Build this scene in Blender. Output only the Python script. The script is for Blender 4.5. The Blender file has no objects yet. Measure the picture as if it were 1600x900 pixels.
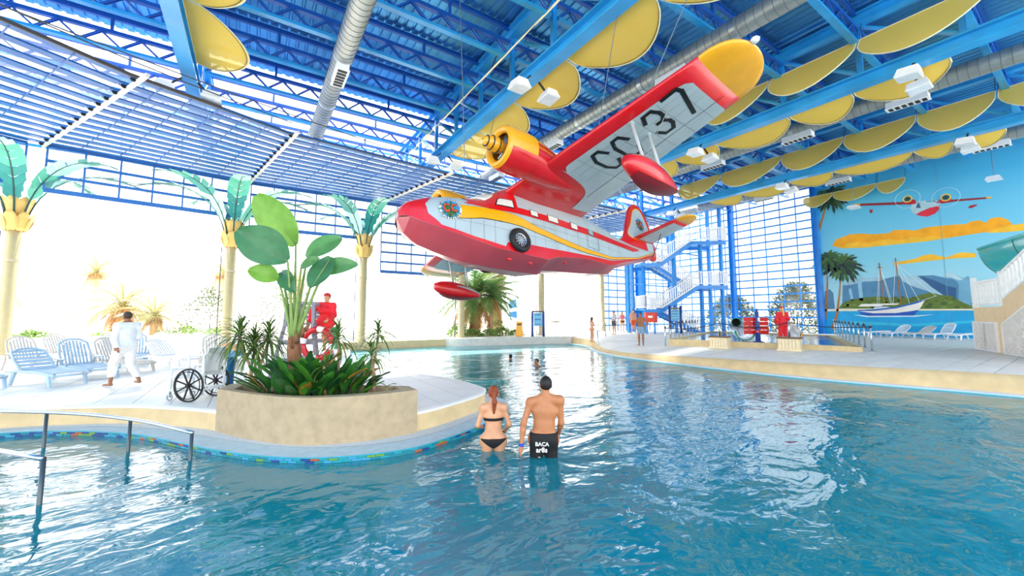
import bpy, bmesh, math, random
import numpy as np
from mathutils import Vector, Matrix
random.seed(7); RNG = np.random.default_rng(7)
SC = bpy.context.scene
COL = SC.collection
PI = math.pi
R_ = math.radians
# ---------------------------------------------------------------- camera, sky, exposure
cam_d = bpy.data.cameras.new('camera'); cam = bpy.data.objects.new('camera', cam_d); COL.objects.link(cam)
cam.location = (0, 0, 2.05)
cam.rotation_euler = (R_(90) + math.atan2(53, 620), 0, R_(-33.07))
cam_d.sensor_width = 36.0; cam_d.lens = 620 / 1600 * 36.0; cam_d.shift_y = -10 / 1600
cam_d.clip_end = 400
SC.camera = cam
SC.view_settings.view_transform = 'Standard'; SC.view_settings.look = 'None'
SC.view_settings.gamma = 1.0; SC.view_settings.exposure = 0.36
SC.view_settings.use_curve_mapping = False
W = bpy.data.worlds.new('hazy_sky'); SC.world = W; W.use_nodes = True
_bg = W.node_tree.nodes['Background']
_bg.inputs[0].default_value = (1.0, 0.975, 0.955, 1); _bg.inputs[1].default_value = 3.3
sun_d = bpy.data.lights.new('sun', 'SUN'); sun = bpy.data.objects.new('sun', sun_d); COL.objects.link(sun)
sun_d.energy = 6.0; sun_d.angle = R_(3); sun_d.color = (1.0, 0.95, 0.88)
sun.rotation_euler = (R_(-38), 0, R_(14))      # high sun beyond the open doors, shining back into the hall

# ---------------------------------------------------------------- helpers
def lin(h):
    h = h.lstrip('#'); c = [int(h[i:i+2], 16) / 255 for i in (0, 2, 4)]
    return tuple(x / 12.92 if x <= .04045 else ((x + .055) / 1.055) ** 2.4 for x in c)
MATS = {}
def mat(name, col, rough=.5, metal=0.0, noise=.08, scale=4.0, bump=0.0, bscale=30.0, coat=0.0, spec=.5, stretch=None):
    if name in MATS: return MATS[name]
    if isinstance(col, str): col = lin(col)
    m = bpy.data.materials.new(name); m.use_nodes = True; nt = m.node_tree; N = nt.nodes; L = nt.links
    b = N['Principled BSDF']; b.inputs['Roughness'].default_value = rough; b.inputs['Metallic'].default_value = metal
    b.inputs['Specular IOR Level'].default_value = spec
    if coat: b.inputs['Coat Weight'].default_value = coat
    b.inputs['Base Color'].default_value = (*col, 1)
    tc = N.new('ShaderNodeTexCoord'); src = tc.outputs['Object']
    if stretch:
        mp = N.new('ShaderNodeMapping'); mp.inputs['Scale'].default_value = stretch; L.new(src, mp.inputs[0]); src = mp.outputs[0]
    if noise:
        nz = N.new('ShaderNodeTexNoise'); nz.inputs['Scale'].default_value = scale; nz.inputs['Detail'].default_value = 4
        L.new(src, nz.inputs['Vector'])
        rp = N.new('ShaderNodeValToRGB'); e = rp.color_ramp.elements
        e[0].position = .3; e[1].position = .7
        e[0].color = (*[c * (1 - noise) for c in col], 1); e[1].color = (*[min(1, c * (1 + noise)) for c in col], 1)
        L.new(nz.outputs['Fac'], rp.inputs[0]); L.new(rp.outputs[0], b.inputs['Base Color'])
    if bump:
        bz = N.new('ShaderNodeTexNoise'); bz.inputs['Scale'].default_value = bscale; L.new(src, bz.inputs['Vector'])
        bp = N.new('ShaderNodeBump'); bp.inputs['Strength'].default_value = bump; bp.inputs['Distance'].default_value = .02
        L.new(bz.outputs['Fac'], bp.inputs['Height']); L.new(bp.outputs[0], b.inputs['Normal'])
    MATS[name] = m; return m
def mixmat(name, maker):
    if name in MATS: return MATS[name]
    m = bpy.data.materials.new(name); m.use_nodes = True; nt = m.node_tree
    for n in list(nt.nodes):
        if n.type != 'OUTPUT_MATERIAL': nt.nodes.remove(n)
    out = [n for n in nt.nodes if n.type == 'OUTPUT_MATERIAL'][0]
    nt.links.new(maker(nt), out.inputs[0]); MATS[name] = m; return m
def shader(nt, kind, **kw):
    n = nt.nodes.new(kind)
    for k, v in kw.items():
        n.inputs[k].default_value = v
    return n
def mix(nt, fac, a, b):
    m = nt.nodes.new('ShaderNodeMixShader')
    if isinstance(fac, (int, float)): m.inputs[0].default_value = fac
    else: nt.links.new(fac, m.inputs[0])
    nt.links.new(a, m.inputs[1]); nt.links.new(b, m.inputs[2]); return m.outputs[0]

class MB:
    def __init__(s): s.v = []; s.f = []
    def add(s, vs, fs):
        o = len(s.v); s.v += [tuple(map(float, p)) for p in vs]; s.f += [tuple(i + o for i in f) for f in fs]; return s
    def box(s, c, d, rz=0.0):
        x, y, z = d[0]/2, d[1]/2, d[2]/2; ca, sa = math.cos(rz), math.sin(rz)
        vs = []
        for i in range(8):
            px, py, pz = (x if i & 1 else -x), (y if i & 2 else -y), (z if i & 4 else -z)
            vs.append((c[0] + px*ca - py*sa, c[1] + px*sa + py*ca, c[2] + pz))
        return s.add(vs, [(0,2,3,1),(4,5,7,6),(0,1,5,4),(2,6,7,3),(0,4,6,2),(1,3,7,5)])
    def beam(s, p0, p1, w, h, up=(0,0,1)):
        p0, p1 = Vector(p0), Vector(p1); d = (p1 - p0)
        if d.length < 1e-6: return s
        d.normalize(); u = Vector(up)
        if abs(d.dot(u)) > .98: u = Vector((1,0,0))
        r = d.cross(u).normalized(); u = r.cross(d).normalized()
        vs = []
        for p in (p0, p1):
            for a, b in ((-1,-1),(1,-1),(1,1),(-1,1)): vs.append(p + r*(a*w/2) + u*(b*h/2))
        return s.add(vs, [(0,3,2,1),(4,5,6,7),(0,1,5,4),(1,2,6,5),(2,3,7,6),(3,0,4,7)])
    def ibeam(s, p0, p1, w, h, t=.05, up=(0,0,1)):
        p0, p1, u = Vector(p0), Vector(p1), Vector(up)
        s.beam(p0 + u*(h/2 - t/2), p1 + u*(h/2 - t/2), w, t, up); s.beam(p0 - u*(h/2 - t/2), p1 - u*(h/2 - t/2), w, t, up)
        return s.beam(p0, p1, t, h - 2*t, up)
    def tube(s, pts, r, n=8, closed=False, cap=True):
        pts = [Vector(p) for p in pts]; m = len(pts); rs = r if isinstance(r, (list, tuple, np.ndarray)) else [r]*m
        prev = None; rings = []
        for i, p in enumerate(pts):
            if closed: t = pts[(i+1) % m] - pts[i-1]
            else: t = pts[min(i+1, m-1)] - pts[max(i-1, 0)]
            if t.length < 1e-9: t = Vector((0,0,1))
            t.normalize()
            if prev is None:
                a = Vector((0,0,1)) if abs(t.z) < .9 else Vector((1,0,0)); u = t.cross(a).normalized()
            else:
                u = prev - t*prev.dot(t)
                u = u.normalized() if u.length > 1e-6 else t.cross(Vector((0,.3,1))).normalized()
            prev = u; w = t.cross(u)
            rings.append([p + (u*math.cos(2*PI*k/n) + w*math.sin(2*PI*k/n))*rs[i] for k in range(n)])
        vs = [q for rg in rings for q in rg]; fs = []
        for i in range(m if closed else m-1):
            a, b = i*n, ((i+1) % m)*n
            for k in range(n): fs.append((a+k, a+(k+1) % n, b+(k+1) % n, b+k))
        if cap and not closed: fs += [tuple(range(n))[::-1], tuple((m-1)*n + k for k in range(n))]
        return s.add(vs, fs)
    def lathe(s, prof, n=16, c=(0,0,0), cap=True):
        vs = []; fs = []
        for r, z in prof:
            for k in range(n): vs.append((c[0] + r*math.cos(2*PI*k/n), c[1] + r*math.sin(2*PI*k/n), c[2] + z))
        for i in range(len(prof)-1):
            for k in range(n): fs.append((i*n+k, i*n+(k+1) % n, (i+1)*n+(k+1) % n, (i+1)*n+k))
        if cap: fs += [tuple(range(n))[::-1], tuple((len(prof)-1)*n + k for k in range(n))]
        return s.add(vs, fs)
    def prism(s, poly, z0, z1):
        n = len(poly); vs = [(p[0], p[1], z0) for p in poly] + [(p[0], p[1], z1) for p in poly]
        a = sum(poly[i][0]*poly[(i+1) % n][1] - poly[(i+1) % n][0]*poly[i][1] for i in range(n))
        idx = list(range(n))
        fs = [tuple(idx[::-1]), tuple(n+i for i in idx)] + [(i, (i+1) % n, n+(i+1) % n, n+i) for i in idx]
        if a < 0: fs = [f[::-1] for f in fs]
        return s.add(vs, fs)
    def plate(s, pts, th):           # 3D polygon extruded by vector th
        n = len(pts); th = Vector(th); pts = [Vector(p) for p in pts]
        vs = pts + [p + th for p in pts]
        return s.add(vs, [tuple(range(n))[::-1], tuple(range(n, 2*n))] + [(i, (i+1) % n, n+(i+1) % n, n+i) for i in range(n)])
    def grid(s, fn, nu, nv, closev=False):
        vs = [fn(i/nu, j/nv) for i in range(nu+1) for j in range(nv+1)]; fs = []
        for i in range(nu):
            for j in range(nv): a = i*(nv+1)+j; fs.append((a, a+nv+1, a+nv+2, a+1))
        return s.add(vs, fs)
    def ell(s, c, r, n=12, m=8):
        vs = []; fs = []
        for i in range(m+1):
            t = PI*i/m
            for k in range(n):
                a = 2*PI*k/n; vs.append((c[0]+r[0]*math.sin(t)*math.cos(a), c[1]+r[1]*math.sin(t)*math.sin(a), c[2]-r[2]*math.cos(t)))
        for i in range(m):
            for k in range(n): fs.append((i*n+k, i*n+(k+1) % n, (i+1)*n+(k+1) % n, (i+1)*n+k))
        return s.add(vs, fs)
    def disc(s, c, r, ax, th=.01, n=20):
        ax = Vector(ax).normalized(); a = Vector((0,0,1)) if abs(ax.z) < .9 else Vector((1,0,0)); u = ax.cross(a).normalized(); w = ax.cross(u)
        return s.plate([Vector(c) + u*math.cos(2*PI*k/n)*r + w*math.sin(2*PI*k/n)*r for k in range(n)], ax*th)
    def mesh(s, name, smooth=False):
        me = bpy.data.meshes.new(name); me.from_pydata(s.v, [], s.f); me.validate(); me.update()
        if smooth: me.polygons.foreach_set('use_smooth', [True]*len(me.polygons))
        return me
    def build(s, name, m, parent=None, smooth=False):
        return place(s.mesh(name, smooth), name, m, parent)
def place(me, name, m, parent=None, loc=None, rot=None):
    if m is not None and not me.materials: me.materials.append(m)
    o = bpy.data.objects.new(name, me); COL.objects.link(o)
    if parent is not None: o.parent = parent
    if loc is not None: o.location = loc
    if rot is not None: o.rotation_euler = rot
    return o
def recalc(o):
    bm = bmesh.new(); bm.from_mesh(o.data); bmesh.ops.recalc_face_normals(bm, faces=bm.faces); bm.to_mesh(o.data); bm.free(); return o
def solid(o, t, off=0):
    md = o.modifiers.new('solid', 'SOLIDIFY'); md.thickness = t; md.offset = off; return o
def bevel(o, w, seg=2):
    md = o.modifiers.new('bevel', 'BEVEL'); md.width = w; md.segments = seg; md.limit_method = 'ANGLE'; md.angle_limit = R_(40); return o
def tag(o, label=None, cat=None, group=None, kind=None):
    if label: o['label'] = label
    if cat: o['category'] = cat
    if group: o['group'] = group
    if kind: o['kind'] = kind
    return o
def thing(name, label, cat, loc=(0,0,0), rz=0.0, group=None):
    o = bpy.data.objects.new(name, None); COL.objects.link(o); o.empty_display_size = .2
    o.location = loc; o.rotation_euler = (0, 0, rz); return tag(o, label, cat, group)
def copy_tree(o, parent=None):
    c = o.copy(); COL.objects.link(c)
    if parent is not None: c.parent = parent
    for ch in list(o.children): copy_tree(ch, c)
    return c
def catmull(pts, per=8, closed=False):
    pts = [Vector(p) for p in pts]; n = len(pts); out = []
    for i in range(n if closed else n-1):
        if closed: a, b, c, d = pts[i-1], pts[i], pts[(i+1) % n], pts[(i+2) % n]
        else: a, b, c, d = pts[max(i-1,0)], pts[i], pts[i+1], pts[min(i+2,n-1)]
        for k in range(per):
            t = k/per; t2 = t*t; t3 = t2*t
            out.append(.5*((2*b) + (c-a)*t + (2*a-5*b+4*c-d)*t2 + (3*b-a-3*c+d)*t3))
    if not closed: out.append(pts[-1])
    return out
def offset2(pts, d):                # offset an open 2D polyline to its left by d
    out = []
    for i, p in enumerate(pts):
        a, b = pts[max(i-1,0)], pts[min(i+1,len(pts)-1)]
        t = Vector((b[0]-a[0], b[1]-a[1])); t.normalize(); out.append(Vector((p[0]-t.y*d, p[1]+t.x*d)))
    return out
def itp(x, xs, ys): return float(np.interp(x, xs, ys))
def text_mesh(txt, size, depth=.01, name='text', bold=False, spacing=1.0):
    cu = bpy.data.curves.new(name, 'FONT'); cu.body = txt; cu.size = size; cu.extrude = depth/2; cu.align_x = 'CENTER'; cu.align_y = 'CENTER'
    cu.resolution_u = 3; cu.space_character = spacing
    if bold: cu.offset = size*.02
    ob = bpy.data.objects.new(name, cu); COL.objects.link(ob)
    dg = bpy.context.evaluated_depsgraph_get(); me = bpy.data.meshes.new_from_object(ob.evaluated_get(dg))
    bpy.data.objects.remove(ob); bpy.data.curves.remove(cu); me.name = name; return me

# ---------------------------------------------------------------- materials
mBLUE = mat('blue_steel_paint', '#1a8ee2', .35, noise=.12, scale=1.5, coat=.2)
mBLUEJ = mat('deep_blue_joist_paint', '#1158b4', .4, noise=.1, scale=1.5)
mBLUEL = mat('light_blue_girder_paint', '#2a9fe0', .32, noise=.14, scale=1.2, coat=.2)
mROOF = mat('blue_roof_sheet', '#58a9e0', .34, metal=.75, noise=.3, scale=.5, stretch=(1, .12, 1))
mWHITE = mat('white_painted', '#fbfaf7', .45, noise=.04)
mCREAM = mat('cream_render', '#d8bf90', .75, noise=.1, scale=3, bump=.25, bscale=60)
mPLANTER = mat('planter_render', '#b8a585', .85, noise=.12, scale=6, bump=.6, bscale=90)
mTILE = mat('pale_deck_tile', '#efece4', .5, noise=.05, scale=1.2)
mTILEB = mat('cool_deck_tile', '#e8e5de', .5, noise=.05, scale=1.2)
mGROUT = mat('deck_grout', '#6b6966', .9)
mDUCT = mat('galvanised_duct', '#a9aca8', .38, metal=.55, noise=.12, scale=3)
mDUCTG = mat('bare_metal', '#c2c5c4', .3, metal=.8, noise=.05)
mDARK = mat('black_rubber', '#17181a', .6)
mYEL = mat('yellow_paint', '#f2a90d', .3, noise=.06, coat=.4)
mRED = mat('red_paint', '#d3141b', .28, noise=.06, coat=.4)
mPINK = mat('faded_crimson_hull', '#b5454f', .35, noise=.1, scale=1.2, coat=.3)
mSILV = mat('pale_grey_blue_skin', '#aebdc0', .35, noise=.06, scale=2, coat=.25)
mBLK = mat('black_paint', '#101214', .4)
mSTEEL = mat('stainless_steel', '#c9cdd2', .22, metal=.9, noise=.03)
mLAMP = mat('white_lamp_housing', '#f4f5f7', .4, noise=.03)
mGRATE = mat('white_gutter_grating', '#cfd6d8', .6, noise=.15, scale=40)
mLEDGE = mat('pale_blue_ledge', '#b9cdd2', .6, noise=.1, scale=8)
mSEA = mat('pool_tile_turquoise', '#5ccbd8', .5, noise=.06, scale=3)
def _sail(nt):
    a = shader(nt, 'ShaderNodeBsdfDiffuse', Color=(.98, .66, .12, 1)); b = shader(nt, 'ShaderNodeBsdfTranslucent', Color=(.98, .72, .16, 1))
    t = shader(nt, 'ShaderNodeBsdfTransparent', Color=(1, .95, .8, 1))
    w = nt.nodes.new('ShaderNodeTexWave'); w.inputs['Scale'].default_value = 14; w.inputs['Distortion'].default_value = .4
    tc = nt.nodes.new('ShaderNodeTexCoord'); nt.links.new(tc.outputs['Object'], w.inputs['Vector'])
    mp = nt.nodes.new('ShaderNodeMapRange'); mp.inputs[3].default_value = .03; mp.inputs[4].default_value = .12; nt.links.new(w.outputs['Fac'], mp.inputs[0])
    return mix(nt, mp.outputs[0], mix(nt, .15, a.outputs[0], b.outputs[0]), t.outputs[0])
mSAIL = mixmat('yellow_shade_net', _sail)
def _glass(nt):
    t = shader(nt, 'ShaderNodeBsdfTransparent', Color=(.74, .78, .8, 1)); g = shader(nt, 'ShaderNodeBsdfGlossy', Roughness=.05)
    return mix(nt, .06, t.outputs[0], g.outputs[0])
mGLASS = mixmat('window_glass', _glass)
def _poly(nt):
    a = shader(nt, 'ShaderNodeBsdfDiffuse', Color=(.93, .95, .97, 1)); b = shader(nt, 'ShaderNodeBsdfTranslucent', Color=(.93, .95, .97, 1))
    return mix(nt, .5, a.outputs[0], b.outputs[0])
mPANEL = mixmat('white_translucent_panel', _poly)
def _sky(nt):
    a = shader(nt, 'ShaderNodeBsdfTranslucent', Color=(.95, .97, 1, 1)); t = shader(nt, 'ShaderNodeBsdfTransparent', Color=(.95, .97, 1, 1)); return mix(nt, .55, a.outputs[0], t.outputs[0])
mSKY = mixmat('added_rooflight_sheet', _sky)
def _dpan(nt):
    t = shader(nt, 'ShaderNodeBsdfTransparent', Color=(.96, .98, 1, 1)); b = nt.nodes[[n.name for n in nt.nodes if n.type == 'OUTPUT_MATERIAL'][0]]
    return mix(nt, .8, _poly(nt), t.outputs[0])
mDPAN = mixmat('clear_door_panel', _dpan)
def _water(nt):
    N, L = nt.nodes, nt.links
    tc = N.new('ShaderNodeTexCoord'); mp = N.new('ShaderNodeMapping'); mp.inputs['Rotation'].default_value = (0, 0, R_(-33)); mp.inputs['Scale'].default_value = (.8, 1.25, 1)
    L.new(tc.outputs['Object'], mp.inputs[0])
    n1 = N.new('ShaderNodeTexNoise'); n1.inputs['Scale'].default_value = .8; n1.inputs['Detail'].default_value = 3; n1.inputs['Roughness'].default_value = .5; n1.inputs['Distortion'].default_value = .6
    n2 = N.new('ShaderNodeTexNoise'); n2.inputs['Scale'].default_value = 4.2; n2.inputs['Detail'].default_value = 2; n2.inputs['Distortion'].default_value = .8
    L.new(mp.outputs[0], n1.inputs['Vector']); L.new(mp.outputs[0], n2.inputs['Vector'])
    ad = N.new('ShaderNodeMath'); ad.operation = 'MULTIPLY_ADD'; ad.inputs[1].default_value = .15; L.new(n2.outputs['Fac'], ad.inputs[0]); L.new(n1.outputs['Fac'], ad.inputs[2])
    bp = N.new('ShaderNodeBump'); bp.inputs['Strength'].default_value = 1.0; bp.inputs['Distance'].default_value = .075; L.new(ad.outputs[0], bp.inputs['Height'])
    fr = N.new('ShaderNodeFresnel'); fr.inputs['IOR'].default_value = 2.4; L.new(bp.outputs[0], fr.inputs['Normal'])
    g = shader(nt, 'ShaderNodeBsdfGlossy', Roughness=.02); L.new(bp.outputs[0], g.inputs['Normal'])
    d = shader(nt, 'ShaderNodeBsdfDiffuse', Color=(*lin('#1fb6ca'), 1)); t = shader(nt, 'ShaderNodeBsdfTransparent', Color=(.42, .88, .88, 1))
    return mix(nt, fr.outputs[0], mix(nt, .5, t.outputs[0], d.outputs[0]), g.outputs[0])
mWATER = mixmat('pool_water_surface', _water)
# ---------------------------------------------------------------- setting: ground, pool, decks
ZD = .42
def zr(x, y):
    ze = itp(y, [-5, 1.5, 4, 7, 9, 12, 14.5, 16.7, 20], [.5, .48, .47, .42, .36, .25, .15, .04, .03])
    s = min(1, max(0, (x - 15.2) / 6.8)); return ze + (.66 - ze) * s
tag(MB().prism([(-25,-12),(20,-12),(20,26),(-25,26)], -.95, -.76).build('pool_floor', mSEA), kind='structure')
water = MB().add([(-25,-12,0),(21,-12,0),(21,25.2,0),(-25,25.2,0)], [(0,1,2,3)]).build('pool_water', mWATER)
tag(water, 'rippled turquoise water filling the indoor pool', 'water', kind='stuff')
mOUT = mat('sunlit_pale_paving', '#e9e4da', .8, noise=.05)
tag(MB().prism([(-90,25.35),(110,25.35),(110,150),(-90,150)], .1, .40).build('ground', mOUT), kind='structure')
tag(MB().prism([(-90,11.5),(-15,11.5),(-15,25.35),(-90,25.35)], .1, .40).build('ground', mOUT), kind='structure')
tag(MB().prism([(37.3,-40),(110,-40),(110,25.35),(37.3,25.35)], .1, .40).build('ground', mOUT), kind='structure')

# left deck (peninsula with planter)
EDGE = catmull([(-15,11.3),(-9,11.25),(-6,11.1),(-3.7,10.85),(-2.76,10.55),(-1.75,10.0),(-.82,9.1),(-.42,8.6),(.14,7.85),(.98,7.0),(1.9,6.68),(2.45,6.7),(3.11,6.95),(4.0,7.42),(4.38,7.8),(4.52,8.32),(4.45,9.48),(4.06,10.73),(3.2,11.95),(2.85,14),(2.9,18),(3.8,21.5),(4.4,25.3)], 6)
LEDGE = catmull([(-15,10.6),(-9,10.65),(-6,10.65),(-3.46,10.42),(-2.56,9.99),(-2.03,9.6),(-1.43,9.0),(-.85,8.15),(-.37,7.45),(.13,6.84),(.73,6.33),(1.35,6.05),(2.05,5.94),(2.7,6.1),(3.5,6.45),(4.4,7.05),(4.9,7.7),(5.05,8.4),(4.95,9.6),(4.5,11.05),(3.65,12.3),(3.3,14),(3.35,18),(4.2,21.3),(4.9,25.2)], 6)
def tiles_from_poly(poly, dx, dy, x0, y0, gap, zfun, th, name, parent, mats, ntop, label_kind, cam_xy=(0,0), clip=None):
    """cut a deck outline into laid tiles: the nearest ones become parts, the rest one joined part"""
    bm = bmesh.new(); vs = [bm.verts.new((p[0], p[1], 0)) for p in poly]; bm.faces.new(vs)
    xs = [v.co.x for v in vs]; ys = [v.co.y for v in vs]
    k = x0
    while k < max(xs):
        if k > min(xs):
            bmesh.ops.bisect_plane(bm, geom=bm.verts[:]+bm.edges[:]+bm.faces[:], plane_co=(k,0,0), plane_no=(1,0,0))
        k += dx
    k = y0
    while k < max(ys):
        if k > min(ys):
            bmesh.ops.bisect_plane(bm, geom=bm.verts[:]+bm.edges[:]+bm.faces[:], plane_co=(0,k,0), plane_no=(0,1,0))
        k += dy
    cells = []
    for f in bm.faces:
        P = [Vector(v.co) for v in f.verts]; c = f.calc_center_median(); a = f.calc_area()
        if a < .01: continue
        if f.normal.z < 0: P = P[::-1]
        n = len(P); Q = []
        for i in range(n):                                   # inset by the joint
            t1 = (P[i]-P[i-1]); t2 = (P[(i+1) % n]-P[i])
            if t1.length < 1e-6 or t2.length < 1e-6: Q.append(P[i]); continue
            t1.normalize(); t2.normalize(); n1 = Vector((-t1.y, t1.x, 0)); n2 = Vector((-t2.y, t2.x, 0)); b = n1 + n2
            if b.length < 1e-3: Q.append(P[i]); continue
            b.normalize(); Q.append(P[i] + b * min(gap*2.5, gap / max(.3, b.dot(n1))))
        d = math.hypot(c.x-cam_xy[0], c.y-cam_xy[1]); seen = clip is None or clip(c.x, c.y)
        cells.append((0 if seen else 1, d, c, Q))
    bm.free(); cells.sort(key=lambda t: (t[0], t[1]))
    rest = MB(); share = {}
    for i, (sn, d, c, Q) in enumerate(cells):
        z = zfun(c.x, c.y)
        if i < ntop:
            key = tuple((round(q.x-c.x, 3), round(q.y-c.y, 3), round(zfun(q.x, q.y)-z, 3)) for q in Q)
            me = share.get(key)
            if me is None:
                loc = [Vector(k2) for k2 in key]; m = MB().plate([p - Vector((0,0,th)) for p in loc], (0,0,th)); me = m.mesh('tile'); share[key] = me
                me.materials.append(mats[i % len(mats)])
            place(me, 'tile', None, parent, loc=(c.x, c.y, z))
        else:
            rest.plate([Vector((q.x, q.y, zfun(q.x, q.y)-th)) for q in Q], (0,0,th))
    if rest.v:
        r = rest.build('paving_beyond', mats[0], parent); r['kind'] = 'stuff'
poly_left = [(p[0], p[1]) for p in EDGE] + [(-15, 25.3)]
fl = MB().prism([(p.x, p.y) for p in offset2([(q[0], q[1]) for q in EDGE], .06)] + [(-15, 25.3)], .0, ZD-.012).build('floor', mGROUT); tag(fl, kind='structure')
inl = offset2([(p[0], p[1]) for p in EDGE], .1)
inl[0].x = -15; inl[-1].y = 25.3
def seenL(x, y): return (y*.838 + x*.546) > 5 and abs((x*.838 - y*.546)/(y*.838 + x*.546)) < 1.35
tiles_from_poly([(p.x, p.y) for p in inl] + [(-15, 25.3)], .6, .6, -15, 10, .006, lambda x, y: ZD, .02, 'tile', fl, [mTILE, mTILEB], 240, 'L', clip=seenL)
# rounded deck nosing and rendered wall
nos = MB(); E2 = [(p[0], p[1]) for p in EDGE]
rings = []
for off, z in ((.11, ZD+.003), (.03, ZD+.003), (-.015, ZD-.015), (-.015, ZD-.05), (0, ZD-.06)):
    rings.append([(q.x, q.y, z) for q in offset2(E2, off)])
n = len(E2)
nos.add([v for r in rings for v in r], [(i*n+j, i*n+j+1, (i+1)*n+j+1, (i+1)*n+j) for i in range(len(rings)-1) for j in range(n-1)])
tag(nos.build('trim_1', mTILE), kind='structure')
def strip(line, offs, name, m, kind='structure', smooth=True):
    b = MB(); n = len(line); rr = [[(q.x, q.y, z) for q in offset2(line, o)] for o, z in offs]
    b.add([v for r in rr for v in r], [(i*n+j, i*n+j+1, (i+1)*n+j+1, (i+1)*n+j) for i in range(len(rr)-1) for j in range(n-1)])
    return tag(b.build(name, m, smooth=smooth), kind=kind)
strip(E2, [(.003, ZD-.05), (0, .2), (-.02, .1), (-.05, .075)], 'pool_edge', mCREAM)
L2 = [(p[0], p[1]) for p in LEDGE]
# ledge: grated strip then pale step
led = MB(); nL = len(L2)
def ring_match(t): # ring between ledge line and wall foot
    out = []
    for j in range(nL):
        e = EDGE[min(len(EDGE)-1, round(j*(len(EDGE)-1)/(nL-1)))]
        out.append(e)
    return out
def nearest_edge(p):
    best = min(EDGE, key=lambda e: (e[0]-p[0])**2 + (e[1]-p[1])**2); return best
foot = [nearest_edge(p) for p in L2]
mid = [(p[0]*.45+q[0]*.55, p[1]*.45+q[1]*.55) for p, q in zip(L2, foot)]
def band(a, b, za, zb, name, m, parent=None):
    k = MB(); n = len(a); k.add([(p[0], p[1], za) for p in a] + [(p[0], p[1], zb) for p in b], [(j, j+1, n+j+1, n+j) for j in range(n-1)])
    return k.build(name, m, parent, smooth=True)
tag(band(L2, mid, .085, .09, 'trim_2', mLEDGE), kind='structure')
tag(band(mid, foot, .092, .095, 'trim_3', mGRATE), kind='structure')
wp = strip(L2, [(0, .085), (-.015, .075), (-.015, .07), (0, .065), (0, -.8)], 'pool_edge', mat('pool_wall_teal', '#2f9fb2', .5))
# mosaic course under the ledge
mos = [mat('mosaic_' + n, c, .25, noise=.1) for n, c in (('navy', '#173f86'), ('teal', '#16808e'), ('sky', '#3a97bd'), ('green', '#6b9a3a'), ('terracotta', '#b05530'), ('aqua', '#1c95a3'))]
tm = []
for k, m in enumerate(mos):
    me = MB().box((0,0,0), (.118, .012, .028)).mesh('tile'); me.materials.append(m); tm.append(me)
acc = 0; cnt = 0
for j in range(nL-1):
    a, b = Vector(L2[j]), Vector(L2[j+1]); d = b - a; ln = d.length
    while acc < ln:
        p = a + d*(acc/ln)
        if -4.2 < p.x < 5.2 and p.y < 10.8:
            for row in (0, 1):
                q = p + d.normalized()*(.06*row); place(random.choice(tm[:3]*2 + tm + tm[5:]*3), 'tile', None, wp, loc=(q.x, q.y, .05-.031*row), rot=(0, 0, math.atan2(d.y, d.x))); cnt += 1
        acc += .125
    acc -= ln
# right deck
RW = catmull([(19,-9),(17.6,-4),(16.6,0),(16.2,1.5),(15.98,2.54),(15.57,3.71),(15.2,5.07),(14.92,6.78),(14.9,9.1),(15.0,12.2),(15.4,14.5),(16.6,16.9),(18.6,19.6),(19.3,22.3)], 6)   # water line
RWp = [(p[0], p[1]) for p in RW]
def rstrip(offs, name, m, zf):
    b = MB(); n = len(RWp); rr = []
    for k, o in enumerate(offs):
        q = offset2(RWp, -o); rr.append([(q[j].x, q[j].y, zf(k, q[j].x, q[j].y, RWp[j][1])) for j in range(n)])
    b.add([v for r in rr for v in r], [(i*n+j, (i+1)*n+j, (i+1)*n+j+1, i*n+j+1) for i in range(len(rr)-1) for j in range(n-1)])
    return tag(b.build(name, m, smooth=True), kind='structure')
def zedge(y): return itp(y, [-5, 1.5, 4, 7, 9, 12, 14.5, 16.7, 20], [.5, .48, .47, .42, .36, .25, .15, .04, .03])
rstrip([.22, .24, .30, .36, .42, .50], 'pool_edge', mCREAM, lambda k, x, y, yy: [.06, .3*zedge(yy)+.03, .72*zedge(yy)+.01, .93*zedge(yy), zedge(yy), zr(x, y)][k])
rstrip([0, .03, .22], 'trim_4', mGRATE, lambda k, x, y, yy: [.02, min(.055, .03+zedge(yy)*.1), min(.06, zedge(yy)*.5+.03)][k])
rstrip([0, .001], 'pool_edge', mSEA, lambda k, x, y, yy: [-.8, .02][k])
inr = offset2(RWp, -.5)
polyR = [(p.x, p.y) for p in inr][::-1] + [(19.6,-9),(36.9,-9),(36.9,25.3),(19.6,25.3)]
base = MB(); # sloping slab under the tiles
xs = [-9 + .5*i for i in range(69)]
flr = MB().prism(polyR, -.3, -.2).build('floor', mGROUT)
bm = bmesh.new(); bm.from_mesh(flr.data)
top = [f for f in bm.faces if f.normal.z > .9]
for k in range(-8, 26, 2): bmesh.ops.bisect_plane(bm, geom=bm.verts[:]+bm.edges[:]+bm.faces[:], plane_co=(0,k+.01,0), plane_no=(0,1,0))
for k in range(15, 36, 2): bmesh.ops.bisect_plane(bm, geom=bm.verts[:]+bm.edges[:]+bm.faces[:], plane_co=(k+.01,0,0), plane_no=(1,0,0))
for v in bm.verts:
    v.co.z = zr(v.co.x, v.co.y) - (.012 if v.co.z > -.25 else .5)
bm.to_mesh(flr.data); bm.free(); tag(flr, kind='structure')
def seenR(x, y):
    d = y*.838 + x*.546; return d > 5 and (x*.838 - y*.546)/d < 1.33
tiles_from_poly(polyR, 1.0, .5, 10, -9, .011, zr, .02, 'tile', flr, [mTILEB, mTILE, mTILEB], 300, 'R', cam_xy=(14, 2), clip=seenR)
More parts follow.
